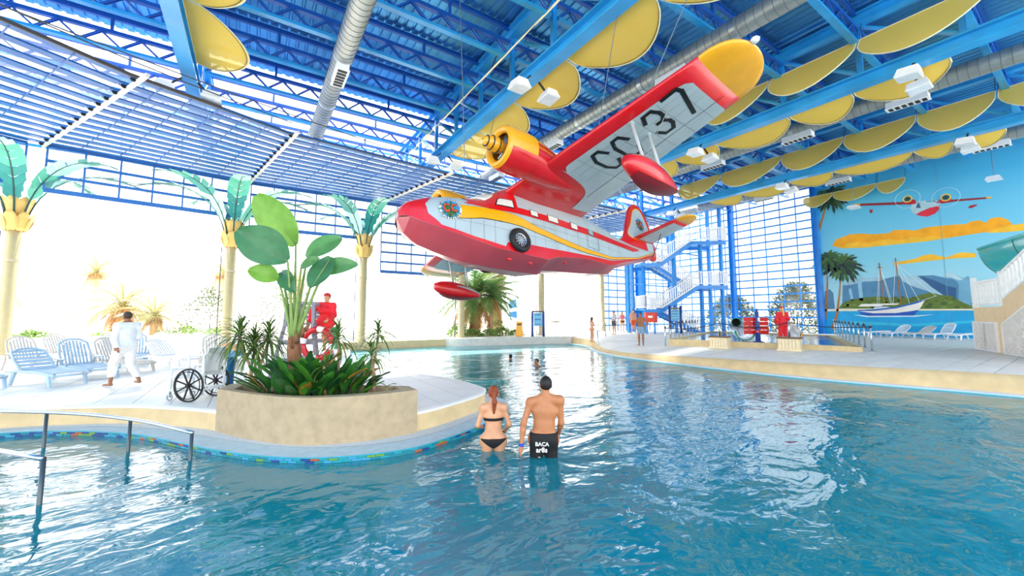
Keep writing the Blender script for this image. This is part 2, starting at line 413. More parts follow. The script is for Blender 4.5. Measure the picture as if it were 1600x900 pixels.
# far raised curb with the palm bed, and the doorway sill
curb = catmull([(19.6,22.2),(17.5,23.0),(15.3,23.45),(13,23.9),(11.6,24.2),(11.0,24.9),(10.9,25.6)], 5)
cp = [(p[0], p[1]) for p in curb]
tag(MB().prism(cp + [(10.9,31),(24,31),(24,23.6),(21.5,22.3)], -.3, .52).build('pool_edge', mat('pale_tiled_curb', '#d9d4ca', .6)), kind='structure')
tag(MB().box((7.7,25.27,.15),(6.6,.5,.62)).build('trim_5', mCREAM), kind='structure')

# ---------------------------------------------------------------- roof
roof = MB(); X0, X1, Y0, Y1, zc = -25.0, 37.6, -12.5, 26.4, 13.0; x = X0; prof = []
while x < X1:
    for dx, dz in ((0, 0), (.2, 0), (.23, .05), (.30, .05)): prof.append((x+dx, zc+dz))
    x += .33
n = len(prof)
YS = 20.2                                                # translucent rooflight strip added above the raised doors to brighten them
for nm, ya, yb, m in (('ceiling', Y0, YS, mROOF), ('ceiling', YS, Y1, mSKY)):
    tag(MB().add([(a, ya, b) for a, b in prof] + [(a, yb, b) for a, b in prof], [(i, n+i, n+i+1, i+1) for i in range(n-1)]).build(nm, m), kind='structure')
tag(MB().box(((X0+X1)/2, (Y0+YS)/2, 13.2), (X1-X0, YS-Y0, .12)).build('roof', mat('roof_top', '#9aa4aa', .8)), kind='structure')

GX = [-2.2, 7.75, 17.8, 26.8, 36.55]; JY = [2.05 + 2.46*k for k in range(10)]
# lattice joist: one built, the rest copied
def make_joist(length):
    t = thing('roof_joist', 'blue lattice steel joist with zigzag web under the roof sheets', 'joist', (0,0,11.69), 0, 'lattice joists spanning between the roof girders')
    MB().beam((0,0,0),(length,0,0),.2,.1).build('bottom_chord', mBLUEL, t)  # lighter blue here stands in for light caught from below
    MB().beam((0,0,.58),(length,0,.58),.16,.13).build('top_chord', mBLUEJ, t)
    MB().ibeam((0,0,1.16),(length,0,1.16),.12,.18,.03).build('purlin', mBLUEJ, t)
    pm = MB().beam((0,0,.64),(0,0,1.1),.09,.09).mesh('post'); k = length/4
    for i in range(1, 4): place(pm, 'post', mBLUEJ, t, loc=(i*k, 0, 0))
    nv = int(round(length/1.08)); w = length/nv
    ma = MB().beam((0,-.05,.05),(w/2,-.05,.53),.035,.05).beam((0,.05,.05),(w/2,.05,.53),.035,.05).mesh('web_bar')
    mb = MB().beam((w/2,-.05,.53),(w,-.05,.05),.035,.05).beam((w/2,.05,.53),(w,.05,.05),.035,.05).mesh('web_bar')
    for i in range(nv):
        place(ma, 'web_bar', mBLUEJ, t, loc=(i*w,0,0)); place(mb, 'web_bar', mBLUEJ, t, loc=(i*w,0,0))
    return t
vis = {(-12.1, -2.2): [5,6,7,8,9], (-2.2, 7.75): [3,4,5,6,7,8,9], (7.75, 17.8): [1,2,3,4,5,6,7,8,9], (17.8, 26.8): list(range(10)), (26.8, 36.55): list(range(10))}
for (a, b), ks in vis.items():
    j = make_joist(b - a - .3); bn = {-12.1: 'over the terrace end', -2.2: 'in the bay with the silver terrace duct', 7.75: 'in the bay above the seaplane', 17.8: 'in the bay with the long grey duct', 26.8: 'in the bay beside the mural wall'}[a]
    tag(j, 'blue lattice steel joist with zigzag web ' + bn, 'joist', 'lattice joists ' + bn)
    for i, k in enumerate(ks):
        o = j if i == 0 else copy_tree(j)
        o.location = (a + .15, JY[k], 11.69)
# girders
gl = ['blue roof girder passing over the palm-topped columns by the open doors', 'blue roof girder above the nose of the seaplane', 'blue roof girder above the tip of the raised seaplane wing', 'blue roof girder between the seaplane wing and the mural wall', 'blue roof beam tight against the top of the mural wall']
for gi, gx in enumerate(GX):
    t = thing('roof_girder', gl[gi], 'girder', (gx, 0, 10.37)); ya, yb = (-6 if gi else 2), 25.6
    if gi < 4: MB().ibeam((0,ya,0),(0,yb,0),.42,.46,.06).build('lower_chord', mBLUEL, t)
    MB().ibeam((0,ya,2.3),(0,yb,2.3),.36,.42,.05).build('upper_chord', mBLUEL, t)
    pm = MB().beam((0,0,.2),(0,0,2.1),.16,.16).mesh('post')
    dm = MB().tube([(0,0,.25),(0,2.46,2.05)], .075, 6).mesh('brace')
    for k in range(-2, 10):
        y = 2.05 + 2.46*k
        if y < ya or gi == 4: continue
        place(pm, 'post', mBLUE, t, loc=(0, y, 0))
        if k < 9: place(dm, 'brace', mBLUEL, t, loc=(0, y, 0))

# ---------------------------------------------------------------- ducts with slot diffusers
def duct(x, ya, yb, diff, label, r=.33):
    t = thing('ventilation_duct', label, 'duct', (x, 0, 11.16))
    MB().tube([(0, ya + (yb-ya)*i/60, 0) for i in range(61)], r, 20).build('pipe', mDUCT, t, smooth=True)
    rm = MB().tube([(r*1.012*math.cos(2*PI*k/20), 0, r*1.012*math.sin(2*PI*k/20)) for k in range(20)], .008, 4, closed=True).mesh('seam_ring')
    cm = MB().tube([(0,-.09,0),(0,.09,0)], r*1.05, 20).mesh('clamp_band')
    y = ya
    while y < yb:
        place(rm, 'seam_ring', mat('seam_grey', '#5e6362', .6), t, loc=(0, y, 0)); y += .26
    y = ya + 1.5
    while y < yb:
        place(cm, 'clamp_band', mDUCTG, t, loc=(0, y, 0))
        MB().beam((0,y,r),(0,y,.55),.015,.015).build('hanger_rod', mBLUEJ, t); y += 3.6
    for y in diff:
        b = MB().box((0, y, -r-.06), (.4, 1.25, .26)).build('diffuser', mLAMP, t)
        MB().box((0, y, -r-.2), (.46, 1.3, .03)).build('flange', mWHITE, b)
        for k in range(6): MB().box((0, y-.5+.2*k, -r-.222), (.3, .13, .015)).build('slot', mDARK, b)
    return t
duct(2.25, 2, 22.4, [14.9, 21.9], 'silver spiral duct hanging over the left terrace bay')
duct(12.5, 1, 25.4, [8.4, 15.4, 21], 'silver spiral duct running above the raised seaplane wing')
duct(22.0, -4, 25.4, [4.2, 8.1, 12.4, 17], 'grey spiral duct between two rows of yellow sails')
duct(31.5, -4, 21, [3.1, 9.5, 14], 'grey spiral duct closest to the mural wall')

# ---------------------------------------------------------------- yellow shade sails
mEDGE = mat('pale_sail_hem', '#efe3b8', .7); mLACE = mat('dark_lacing', '#3a352c', .8)
def sail(x, y0, y1, z, dirx, dirz, B, label, group):
    ln = y1 - y0 - .08; t = thing('shade_sail', label, 'shade sail', (x, (y0+y1)/2, z), 0, group)
    def b(u): return B*(.28 + .72*math.sin(PI*u)**.7)
    def P(u, v):
        s = b(u)*v; sag = .06*math.sin(PI*u)*math.sin(PI*v)
        return (dirx*s - dirz*sag*0, (u-.5)*ln, dirz*s - sag)
    m = MB().grid(P, 18, 5).build('net', mSAIL, t, smooth=True)
    rim = [P(0, 0)] + [P(0, k/4) for k in range(1, 4)] + [P(k/24, 1) for k in range(25)] + [P(1, 1-k/4) for k in range(1, 5)]
    MB().tube(rim, .022, 5).build('hem', mEDGE, t); MB().tube([P(0,0), P(.5,0), P(1,0)], .022, 5).build('hem', mEDGE, t)
    for e in (0, 1):
        p = Vector(P(e, 0)); MB().tube([p, p + (Vector((-.24, 0, .0)) if dirx > 0 else Vector((.3, 0, 12.5 - z)))], .012, 5).build('tie_cord', mLACE, t)
    MB().tube([Vector(P(k/24, .955)) - Vector((0,0,.012)) for k in range(25)], .008, 4).build('lacing', mLACE, t)
low = {1: [3.0,6.0,9.2,12.3,15.2,18.2], 2: [2.4,4.9,7.0,10.1,12.4,14.6], 3: [2.2,3.8,5.2,8.5,10.7,13.6,15.8]}
upr = {1: [6.0,9.5,13,16.5,20], 2: [-1.0,1.4,4.43,7.3,10.0,13], 3: [-.5,2.3,4.76,7.6,10.6,14.3,17.5], 4: [7.3,8.8,11.3,13.2]}
gn = {0: 'terrace bay', 1: 'seaplane nose', 2: 'raised wing tip', 3: 'far duct', 4: 'mural wall'}
for g, s in low.items():
    for a, b in zip(s, s[1:]):
        sail(GX[g]+.22, a, b, 10.3, .95, -.18, 1.75, 'yellow net sail with curved hem below the girder nearest the %s' % gn[g], 'lower sails of the girder by the ' + gn[g])
for g, s in upr.items():
    for a, b in zip(s, s[1:]):
        sail(GX[g]-.3, a, b, 11.75 if g != 4 else 11.3, -.6, -.8, 1.95 if g != 4 else 1.3, 'yellow net sail slung from the upper chord of the girder nearest the %s' % gn[g], 'upper sails of the girder by the ' + gn[g])
sail(-2.0, 13.2, 16.6, 10.6, .95, -.18, 1.6, 'long yellow net sail beside the terrace bay girder', 'sails over the terrace bay')
sail(-2.0, 10.0, 13.2, 10.6, .95, -.18, 1.6, 'long yellow net sail beside the terrace bay girder', 'sails over the terrace bay')

# ---------------------------------------------------------------- floodlights on the girders
def make_flood():
    t = thing('floodlight', 'white box floodlight bracketed to a roof girder', 'floodlight', (0,0,0), 0, 'box floodlights along the girders')
    MB().add([(-.3,-.3,0),(.3,-.3,0),(.3,.3,0),(-.3,.3,0),(-.2,-.24,.28),(.16,-.24,.28),(.16,.24,.28),(-.2,.24,.28)], [(0,3,2,1),(4,5,6,7),(0,1,5,4),(1,2,6,5),(2,3,7,6),(3,0,4,7)]).build('housing', mLAMP, t)
    MB().box((0,0,-.012),(.54,.54,.02)).build('glass_cover', mat('frosted_lens', '#e9edf0', .2), t)
    MB().beam((.1,0,.26),(.45,0,.6),.06,.05).build('bracket', mDARK, t)
    return t
fl0 = make_flood(); first = True
for gx, ys in ((-2.2, [17.1]), (7.75, [10.5, 18.2]), (17.8, [3.2, 10.5, 18.2]), (26.8, [3.3, 10.6, 18.1])):
    for y in ys:
        for sd in (-1, 1):
            o = fl0 if first else copy_tree(fl0); first = False
            tag(o, 'white box floodlight under the girder ' + {-2.2: 'over the terrace bay', 7.75: 'above the seaplane nose', 17.8: 'beyond the raised wing tip', 26.8: 'closest to the mural wall'}[gx] + {17.1: '', 10.5: ', middle pair', 10.6: ', middle pair', 18.2: ', pair towards the doors', 18.1: ', pair towards the doors', 3.2: ', pair far from the doors', 3.3: ', pair far from the doors'}[y], 'floodlight', 'box floodlights of girder %d pair %d' % (GX.index(gx), int(y)))
            o.location = (gx + sd*.62, y, 9.62); o.rotation_euler = (R_(6), 0, 0 if sd < 0 else PI)
# ---------------------------------------------------------------- glazed walls
def glazed(name, axis, fixed, a0, a1, z0, z1, step, row, post=True):
    """blue framed curtain wall lying along X or Y; each pane, mullion and transom its own piece"""
    loc = (a0, fixed, z0) if axis == 'x' else (fixed, a0, z0)
    t = bpy.data.objects.new(name, None); COL.objects.link(t); t.location = loc; t.rotation_euler = (0, 0, 0 if axis == 'x' else PI/2); tag(t, kind='structure')
    L = a1 - a0; H = z1 - z0; nc = max(1, round(L/step)); nr = max(1, round(H/row)); w = L/nc; h = H/nr
    pm = MB().box((w/2, 0, h/2), (w-.04, .012, h-.05)).mesh('pane'); mm = MB().box((0,0,H/2), (.07, .07, H)).mesh('mullion'); tm_ = MB().box((L/2,0,0), (L, .1, .12)).mesh('transom')
    for i in range(nc+1): place(mm, 'mullion', mBLUE, t, loc=(i*w, 0, 0))
    for j in range(nr+1): place(tm_, 'transom', mBLUE, t, loc=(0, 0, j*h))
    for i in range(nc):
        for j in range(nr): place(pm, 'pane', mGLASS, t, loc=(i*w, 0, j*h))
    return t
glazed('window_1', 'y', 36.9, 12.9, 25.9, .6, 12.9, 1.18, .66)
glazed('window_2', 'x', 26.0, 26.5, 36.9, .5, 12.9, 1.18, .66)
glazed('window_3', 'x', 26.3, -15, 26.4, 9.7, 12.9, 2.3, 1.6)
for i, (x, y) in enumerate(((36.7, 12.7), (36.7, 25.8), (31.6, 25.8), (36.6, 19.2))):
    tag(MB().ibeam((x, y, .5), (x, y, 12.9), .42, .42, .06, up=(0,1,0)).build('trim_%d' % (6+i), mBLUE), kind='structure')

# ---------------------------------------------------------------- columns dressed as palms
CX = [-8.65, -1.1, 5.6, 12.3, 19.4, 26.2]; CY = 25.45
mSHAFT = mat('cream_column', '#cdbc8c', .5, noise=.05); mPET = mat('tan_petal_metal', '#dfb868', .4, noise=.08)
mLEAF1 = mat('jade_metal_leaf', '#4fb39a', .35, noise=.12, scale=2); mLEAF2 = mat('mint_metal_leaf', '#a9dccb', .35, noise=.1, scale=2); mLEAF3 = mat('teal_metal_leaf', '#2e8d86', .35, noise=.12, scale=2)
mSTEM = mat('dark_leaf_stem', '#0f4a46', .4)
def bez(p0, p1, p2, p3, t):
    a = 1-t; return a*a*a*p0 + 3*a*a*t*p1 + 3*a*t*t*p2 + t*t*t*p3
def column(x, label, z0):
    t = thing('palm_column', label, 'column', (x, CY, z0), 0, None)
    MB().lathe([(.3,0),(.3,.1),(.235,.14),(.225,5.3)], 24).build('shaft', mSHAFT, t, smooth=True)
    MB().lathe([(.237,3.9),(.245,3.92),(.245,3.98),(.237,4.0)], 24, cap=False).build('joint_ring', mat('column_joint', '#b9ae93', .6), t)
    MB().beam((-.42,.1,0),(-.42,.1,5.2),.04,.04).build('downpipe', mat('dark_downpipe', '#2b2f4a', .4), t)
    # lower petals
    for k in range(8):
        a = 2*PI*k/8
        def P(u, v, a=a):
            w = .235*math.sin(PI*(.12+.8*u))**.8; s = (v-.5)*2*w; r = .31 + .24*u**.9; z = 5.2 + .8*u
            return (math.cos(a)*r - math.sin(a)*s, math.sin(a)*r + math.cos(a)*s, z)
        solid(MB().grid(P, 6, 4).build('petal', mPET, t, smooth=True), .012)
    # upper trumpet
    def Q(u, v):
        a = 2*PI*v; r = .26 + .22*u; z = 5.75 + .85*u + .07*u*math.cos(8*a); return (math.cos(a)*r, math.sin(a)*r, z)
    solid(MB().grid(Q, 3, 48).build('collar', mPET, t, smooth=True), .012)
    ms = [mLEAF1, mLEAF2, mLEAF3]
    for k in range(7):
        a = 2*PI*k/7 + .35; ca, sa = math.cos(a), math.sin(a)
        B = [Vector((.3,0,5.7)), Vector((.55,0,7.5)), Vector((2.0,0,8.9)), Vector((4.1,0,7.9))]
        def S(u): p = bez(*B, u); return Vector((p.x*ca, p.x*sa, p.z))
        sp = MB().tube([S(i/14) for i in range(15)], [.035*(1-.6*i/14) for i in range(15)], 6).build('leaf', mSTEM, t, smooth=True)
        side = Vector((-sa, ca, 0))
        for i in range(9):
            u0, u1 = .16 + .088*i, .16 + .088*i + .08; w = .46*math.sin(PI*(.16+.78*i/8))**.7
            p0, p1 = S(u0), S(u1); nrm = (p1-p0).cross(side).normalized()
            for sg in (-1, 1):
                out = side*sg*w + (p1-p0)*.9 + nrm*(-.05*w)
                MB().plate([p0, p1, p1 + out*.98, p0 + out], nrm*.012).build('blade', ms[(k + i//3) % 3], sp)
    return t
cl = ['cream palm-shaped column at the far terrace end behind the loungers', 'cream palm-shaped column behind the white wheelchair', 'cream palm-shaped column beside the lifeguard chair', 'cream palm-shaped column rising from the date palm bed', 'cream palm-shaped column behind the blue depth notice board', 'cream palm-shaped column standing against the glazed wall']
for i, x in enumerate(CX): column(x, cl[i], [.42, .42, .42, .52, .52, .6][i])

# ---------------------------------------------------------------- raised sectional doors
TR = [((-15.5,21.5),(-9.6,12.5)), ((-8.1,24.9),(-3.6,16.4)), ((-.7,26.0),(.85,18.2)), ((6.5,26.0),(8.0,18.9)), ((13.2,26.0),(14.5,19)), ((20.1,26.0),(21.3,19)), ((26.6,26.0),(28.0,19.2))]
ZB = [7.6, 7.45, 6.95, 4.9, 7.2, 7.2]
mRAIL = mat('blue_door_rail', '#0f5fa8', .4, noise=.08)
for d in range(6):
    (a0, a1), (b0, b1) = TR[d], TR[d+1]
    t = bpy.data.objects.new('door_%d' % (d+1), None); COL.objects.link(t); t.location = (0, 0, 0)
    tag(t, kind='structure')
    ZT = 9.5; NS = 13
    def A(u): return Vector((a0[0]+(a1[0]-a0[0])*u, a0[1]+(a1[1]-a0[1])*u, ZT))
    def Bq(u): return Vector((b0[0]+(b1[0]-b0[0])*u, b0[1]+(b1[1]-b0[1])*u, ZT))
    for k in range(NS+1):
        u = k/NS; MB().beam(A(u), Bq(u), .32, .06).build('rail', mRAIL, t)
        if k < NS:
            u0, u1 = (k+.26)/NS, (k+.74)/NS
            MB().plate([A(u0), Bq(u0), Bq(u1), A(u1)], (0,0,.02)).build('panel', mDPAN, t)
    for j in range(1, 6):
        f = j/6; MB().beam(A(0).lerp(Bq(0), f) - Vector((0,0,.035)), A(1).lerp(Bq(1), f) - Vector((0,0,.035)), .035, .03).build('stile', mRAIL, t)
    # inner edge bar, tracks with rollers
    MB().beam(A(1.015), Bq(1.015), .06, .1).build('edge_bar', mat('dark_edge_bar', '#4a4440', .6), t)
    dr = (a1[0]-a0[0], a1[1]-a0[1]); ln = math.hypot(*dr); nx, ny = -dr[1]/ln*.22, dr[0]/ln*.22
    off = Vector((nx, ny, -.1))
    tr = MB().beam(A(-.02)+off, A(1.08)+off, .09, .12).build('track', mat('cream_track', '#e9ddd0', .5), t)
    rm = MB().tube([(0,-.03,0),(0,.03,0)], .07, 8).mesh('roller')
    for k in range(NS+1):
        p = A(k/NS) + off*.55; place(rm, 'roller', mDARK, tr, loc=p, rot=(0, 0, math.atan2(dr[1], dr[0]) + PI/2))
    # part of the door still hanging upright in the opening
    p0, p1 = Vector((a0[0]+.3, a0[1]+.1, 0)), Vector((b0[0]-.3, b0[1]+.1, 0)); nr = max(1, round((9.4-ZB[d])/.65)); hh = (9.4-ZB[d])/nr
    for r in range(nr+1):
        z = ZB[d] + r*hh; MB().beam(p0+Vector((0,0,z)), p1+Vector((0,0,z)), .08, .2 if r == 0 else .12).build('rail', mRAIL, t)
    for c in range(7):
        f = c/6; q = p0.lerp(p1, f); MB().beam(q+Vector((0,0,ZB[d])), q+Vector((0,0,9.4)), .075, .06).build('stile', mRAIL, t)
        if c < 6:
            q2 = p0.lerp(p1, f+1/6)
            for r in range(nr):
                z = ZB[d] + r*hh; nn = (p1-p0).normalized().cross(Vector((0,0,1)))*.01
                MB().plate([q+Vector((0,0,z+.05)), q2+Vector((0,0,z+.05)), q2+Vector((0,0,z+hh-.05)), q+Vector((0,0,z+hh-.05))], nn).build('pane', mGLASS, t)
# thin cables strung along the doors
for i, (p, q) in enumerate((((-9.6,12.4,9.9),(1.0,18.0,9.9)), ((-9.8,12.9,9.7),(8.1,18.7,9.75)))):
    tag(MB().tube([Vector(p).lerp(Vector(q), k/10) - Vector((0,0,.25*math.sin(PI*k/10))) for k in range(11)], .02, 5).build('door_cable', mat('dark_cable', '#43464c', .6)), ['upper dark cable sagging above the raised terrace doors', 'lower dark cable sagging above the raised terrace doors'][i], 'cable')

# ---------------------------------------------------------------- mural wall
MUR = {'cloud_big':[(11.78,7.36),(11.51,7.81),(11.04,7.93),(10.69,8.06),(10.02,8.0),(9.32,7.83),(8.47,7.77),(8.3,7.92),(7.81,7.88),(7.2,7.72),(6.65,7.83),(6.15,7.82),(5.45,7.77),(4.92,7.71),(4.73,7.83),(4.39,7.84),(4.13,7.63),(3.94,7.87),(3.59,7.87),(3.32,7.66),(3.15,7.36),(3.26,7.19),(4.06,7.07),(5.23,7.0),(6.65,6.9),(8.19,6.92),(9.9,6.94),(11.2,7.08)],'cloud_right':[(4.17,7.01),(3.68,7.24),(3.2,7.3),(2.74,7.32),(1.87,7.29),(1.9,6.86),(2.77,6.91),(3.46,6.93)],'cloud_light':[(11.2,7.13),(10.8,7.41),(10.24,7.42),(9.81,7.21),(9.18,7.3),(8.49,7.37),(8.02,7.16),(7.38,7.32),(6.78,7.17),(6.33,7.23),(5.78,7.01),(5.23,7.04),(6.65,6.9),(8.19,6.92),(9.9,6.94)],'cloud_small':[(8.43,5.66),(7.78,5.76),(7.31,5.83),(6.94,6.0),(6.55,6.04),(6.19,5.87),(5.86,5.74),(5.52,5.9),(5.22,5.98),(4.65,5.83),(4.66,5.59),(5.59,5.63),(6.73,5.6),(7.8,5.54),(8.38,5.52)],'peak_main':[(11.43,2.48),(11.29,4.29),(10.96,4.65),(10.21,4.78),(9.33,4.75),(8.83,4.62),(8.16,4.75),(7.29,4.68),(6.55,4.65),(6.0,4.44),(5.56,4.33),(5.46,3.92),(5.53,2.41)],'peak_light1':[(11.25,4.29),(10.96,4.65),(10.21,4.78),(9.33,4.75),(8.83,4.62),(9.17,4.47),(10.05,4.49),(10.79,4.31)],'peak_light2':[(8.16,4.75),(7.29,4.68),(6.96,4.27),(6.28,3.6),(5.8,3.13),(6.09,3.06),(6.85,3.63),(7.58,4.01),(7.97,4.34)],'peak_dark':[(7.2,4.67),(6.57,4.36),(6.03,3.96),(5.6,3.77),(5.66,2.89),(6.15,3.31),(6.69,3.91)],'peak_right':[(6.15,4.62),(5.92,4.76),(5.6,4.61),(5.27,4.35),(5.05,4.49),(4.92,4.12),(4.65,3.87),(4.75,2.4),(5.58,2.41),(5.47,4.08),(5.8,4.43)],'peak_right_light':[(6.15,4.62),(5.92,4.76),(5.6,4.61),(5.27,4.27),(5.46,4.24),(5.8,4.47)],'peak_left':[(12.54,2.49),(12.42,3.92),(12.09,4.05),(11.9,3.74),(11.86,2.48)],'fall1':[(10.4,4.7),(10.18,4.68),(10.16,3.11),(10.38,3.11)],'fall2':[(10.96,3.98),(10.8,4.07),(10.71,3.12),(10.86,3.13)],'bush':[(11.66,2.53),(11.4,2.95),(10.85,3.22),(10.11,3.34),(9.24,3.39),(8.42,3.23),(7.63,3.24),(7.16,3.44),(6.71,3.54),(6.29,3.36),(5.88,3.3),(5.54,3.0),(5.29,2.8),(4.99,2.63),(4.74,2.44)],'beach':[(12.63,2.37),(12.62,2.52),(11.27,2.57),(7.83,2.48),(4.74,2.46),(4.75,2.36),(7.84,2.37)],'sea':[(12.71,0.92),(12.63,2.39),(7.83,2.39),(4.01,2.37),(2.21,2.37),(2.32,0.68)],'sea_light':[(12.52,1.41),(10.58,1.63),(7.58,1.5),(4.79,1.78),(4.8,1.63),(7.59,1.33),(10.59,1.4)],'wake':[(10.81,2.1),(10.01,2.05),(7.55,2.05),(6.65,2.13),(7.49,1.97),(10.02,1.94)],'hull':[(10.53,2.44),(9.64,2.46),(8.45,2.62),(7.4,2.94),(7.0,3.11),(7.21,2.64),(7.61,2.07),(10.01,2.05),(10.36,2.19)],'hull_blue':[(10.46,2.35),(9.65,2.21),(8.48,2.22),(7.68,2.35),(7.34,2.43),(7.61,2.05),(10.01,2.03),(10.36,2.14)],'hull_stripe':[(10.53,2.44),(9.64,2.48),(8.45,2.64),(7.4,2.96),(7.0,3.14),(7.04,3.03),(7.41,2.85),(8.46,2.53),(9.64,2.37),(10.5,2.35)],'canopy':[(10.48,2.7),(10.29,2.88),(9.0,2.88),(8.28,2.87),(8.32,2.79),(9.11,2.76),(9.21,2.68)],'cabin':[(9.64,2.46),(9.59,2.64),(8.94,2.67),(8.72,2.58),(8.76,2.51)],'lines':{'mast1':[(9.13,5.74),(9.03,2.89)],'mast2':[(8.27,5.99),(8.19,2.74)],'spar':[(9.29,5.43),(8.98,5.4)],'bowsprit':[(7.19,3.02),(6.46,3.32)],'r1':[(9.13,5.69),(9.41,2.86)],'r2':[(9.13,5.69),(8.7,2.89)],'r3':[(9.13,5.69),(8.58,2.75)],'r4':[(8.27,5.91),(8.57,2.79)],'r5':[(8.27,5.91),(7.77,2.86)],'r6':[(8.21,5.59),(7.28,3.02)],'r7':[(8.18,5.5),(6.52,3.32)],'r8':[(9.14,5.65),(9.3,2.9)]},'wingL':[(10.23,10.09),(10.22,10.26),(7.7,9.79),(7.26,9.74),(7.27,9.51),(7.87,9.63)],'wingR':[(6.08,9.37),(6.07,9.5),(5.3,9.36),(3.83,9.16),(3.86,9.06),(5.3,9.22),(5.86,9.23)],'wingtipL':[(10.27,10.1),(10.26,10.26),(9.93,10.2),(9.94,10.04)],'wingtipR':[(4.03,9.1),(4.02,9.19),(3.8,9.16),(3.86,9.07)],'body':[(7.35,9.24),(7.2,9.6),(6.83,9.64),(6.33,9.58),(6.02,9.46),(5.93,9.12),(6.15,8.71),(6.57,8.55),(6.92,8.66),(7.25,8.91)],'body_red':[(7.1,8.79),(6.82,8.94),(6.45,9.07),(5.95,9.13),(6.0,8.89),(6.21,8.64),(6.57,8.52),(6.9,8.64)],'body_dark':[(7.07,9.22),(6.92,9.64),(6.83,9.16)],'cockpit':[(6.6,9.5),(6.54,9.59),(6.16,9.52),(6.11,9.38)],'nacL':[(7.7,9.72),(7.59,9.96),(7.07,9.79),(7.02,9.51),(7.4,9.51)],'nacR':[(6.14,9.34),(5.96,9.51),(5.48,9.51),(5.43,9.34),(5.77,9.25)],'engL':[(7.43,9.92)],'engR':[(5.67,9.58)],'flL':[(9.46,9.53),(9.39,9.63),(9.25,9.63),(9.29,9.4),(9.37,9.35)],'flR':[(4.8,8.71),(4.69,8.83),(4.4,8.84),(4.43,8.75),(4.65,8.64)],'palms':{'A':([(12.63,8.4),(12.32,9.41),(12.02,10.36),(11.69,11.14)],(11.6,11.32),1.53),'B':([(12.54,1.71),(12.34,3.17),(12.21,4.64),(12.2,5.63)],(12.07,6.46),1.26),'C':([(12.1,1.04),(11.75,2.19),(11.52,3.63),(11.36,5.06)],(11.19,5.87),1.52)}}
def _mural(nt):
    N, L = nt.nodes, nt.links; b = N.new('ShaderNodeBsdfPrincipled'); b.inputs['Roughness'].default_value = .6
    tc = N.new('ShaderNodeTexCoord'); sp = N.new('ShaderNodeSeparateXYZ'); L.new(tc.outputs['Object'], sp.inputs[0])
    nz = N.new('ShaderNodeTexNoise'); nz.inputs['Scale'].default_value = .8; nz.inputs['Detail'].default_value = 5; L.new(tc.outputs['Object'], nz.inputs['Vector'])
    ma = N.new('ShaderNodeMath'); ma.operation = 'MULTIPLY_ADD'; ma.inputs[1].default_value = 1.0; L.new(nz.outputs['Fac'], ma.inputs[0]); L.new(sp.outputs['Z'], ma.inputs[2])
    mr = N.new('ShaderNodeMapRange'); mr.inputs[1].default_value = 3; mr.inputs[2].default_value = 11.5; L.new(ma.outputs[0], mr.inputs[0])
    rp = N.new('ShaderNodeValToRGB'); e = rp.color_ramp.elements; e[0].color = (*lin('#b4dfe6'), 1); e[1].color = (*lin('#45b3dc'), 1)
    m = rp.color_ramp.elements.new(.45); m.color = (*lin('#7ecbe0'), 1)
    L.new(mr.outputs[0], rp.inputs[0]); L.new(rp.outputs[0], b.inputs['Base Color']); return b.outputs[0]
wm = MB().box((37.05, 2, 6.5), (.4, 21.4, 13.2)).build('wall_mural', mixmat('mural_sky_paint', _mural)); tag(wm, kind='structure')
def paint(name, pts, col, lay, m=None):
    x = 36.85 - .004*lay
    return MB().plate([(x, y, z) for y, z in pts], (-.003, 0, 0)).build(name, m or mat('mural_' + col, col, .6, noise=.1, scale=2), wm)
ORA, YLW = '#f6a70c', '#f9bb2a'
sea = [(12.7,.6),(12.63,2.39),(4.0,2.37),(-8.5,2.37),(-8.5,.45),(12,.6)]
paint('painted_sea', sea, '#14a3d8', 1); paint('painted_sea_band', MUR['sea_light'], '#2fc0dd', 2)
for k, (n, c, l) in enumerate((('cloud_big', ORA, 1), ('cloud_right', YLW, 2), ('cloud_light', YLW, 2), ('cloud_small', YLW, 1), ('peak_left', '#4d83a4', 2), ('peak_main', '#4f86a8', 2), ('peak_right', '#6fa9c2', 3), ('peak_light1', '#9cc4d2', 3), ('peak_light2', '#a5cad6', 3), ('peak_dark', '#2d5a86', 4), ('peak_right_light', '#b4d3da', 4), ('fall1', '#8fc0d4', 5), ('fall2', '#8fc0d4', 5), ('bush', '#5d7429', 5), ('beach', '#e6dfc4', 6), ('wake', '#d9f1f5', 3), ('hull', '#f3ecdd', 7), ('hull_blue', '#1c57b4', 8), ('hull_stripe', '#1a62b8', 9), ('canopy', '#f1ede2', 9), ('cabin', '#cfdde2', 8))):
    nm = {'cloud': 'painted_cloud', 'peak': 'painted_mountain', 'fall': 'painted_waterfall', 'bush': 'painted_bush', 'beach': 'painted_beach', 'wake': 'painted_wake', 'hull': 'painted_boat_hull', 'canopy': 'painted_boat_canopy', 'cabin': 'painted_boat_cabin'}[n.split('_')[0].rstrip('12')]
    paint(nm, MUR[n], c, l)
rr = random.Random(3)
for k in range(46):                                      # leafy dabs along the painted bush
    y = 11.4 - 6.6*rr.random(); z = 2.55 + .75*rr.random()*math.sin(PI*(11.6-y)/7)**.5; r = .07+.1*rr.random()
    paint('painted_leaf_dab', [(y + r*math.cos(a*PI/3), z + r*.7*math.sin(a*PI/3)) for a in range(6)], rr.choice(['#4a6323', '#6f8a35', '#3f5a24']), 6)
for n, ((y0, z0), (y1, z1)) in MUR['lines'].items():
    col, w = ('#b3732f', .05) if n.startswith('m') or n == 'spar' else ('#eef3f2', .018)
    MB().beam((36.80, y0, z0), (36.80, y1, z1), .004, w, up=(0, z1-z0, y0-y1)).build('painted_mast' if w > .03 else 'painted_rigging', mat('mural_' + col, col, .6), wm)
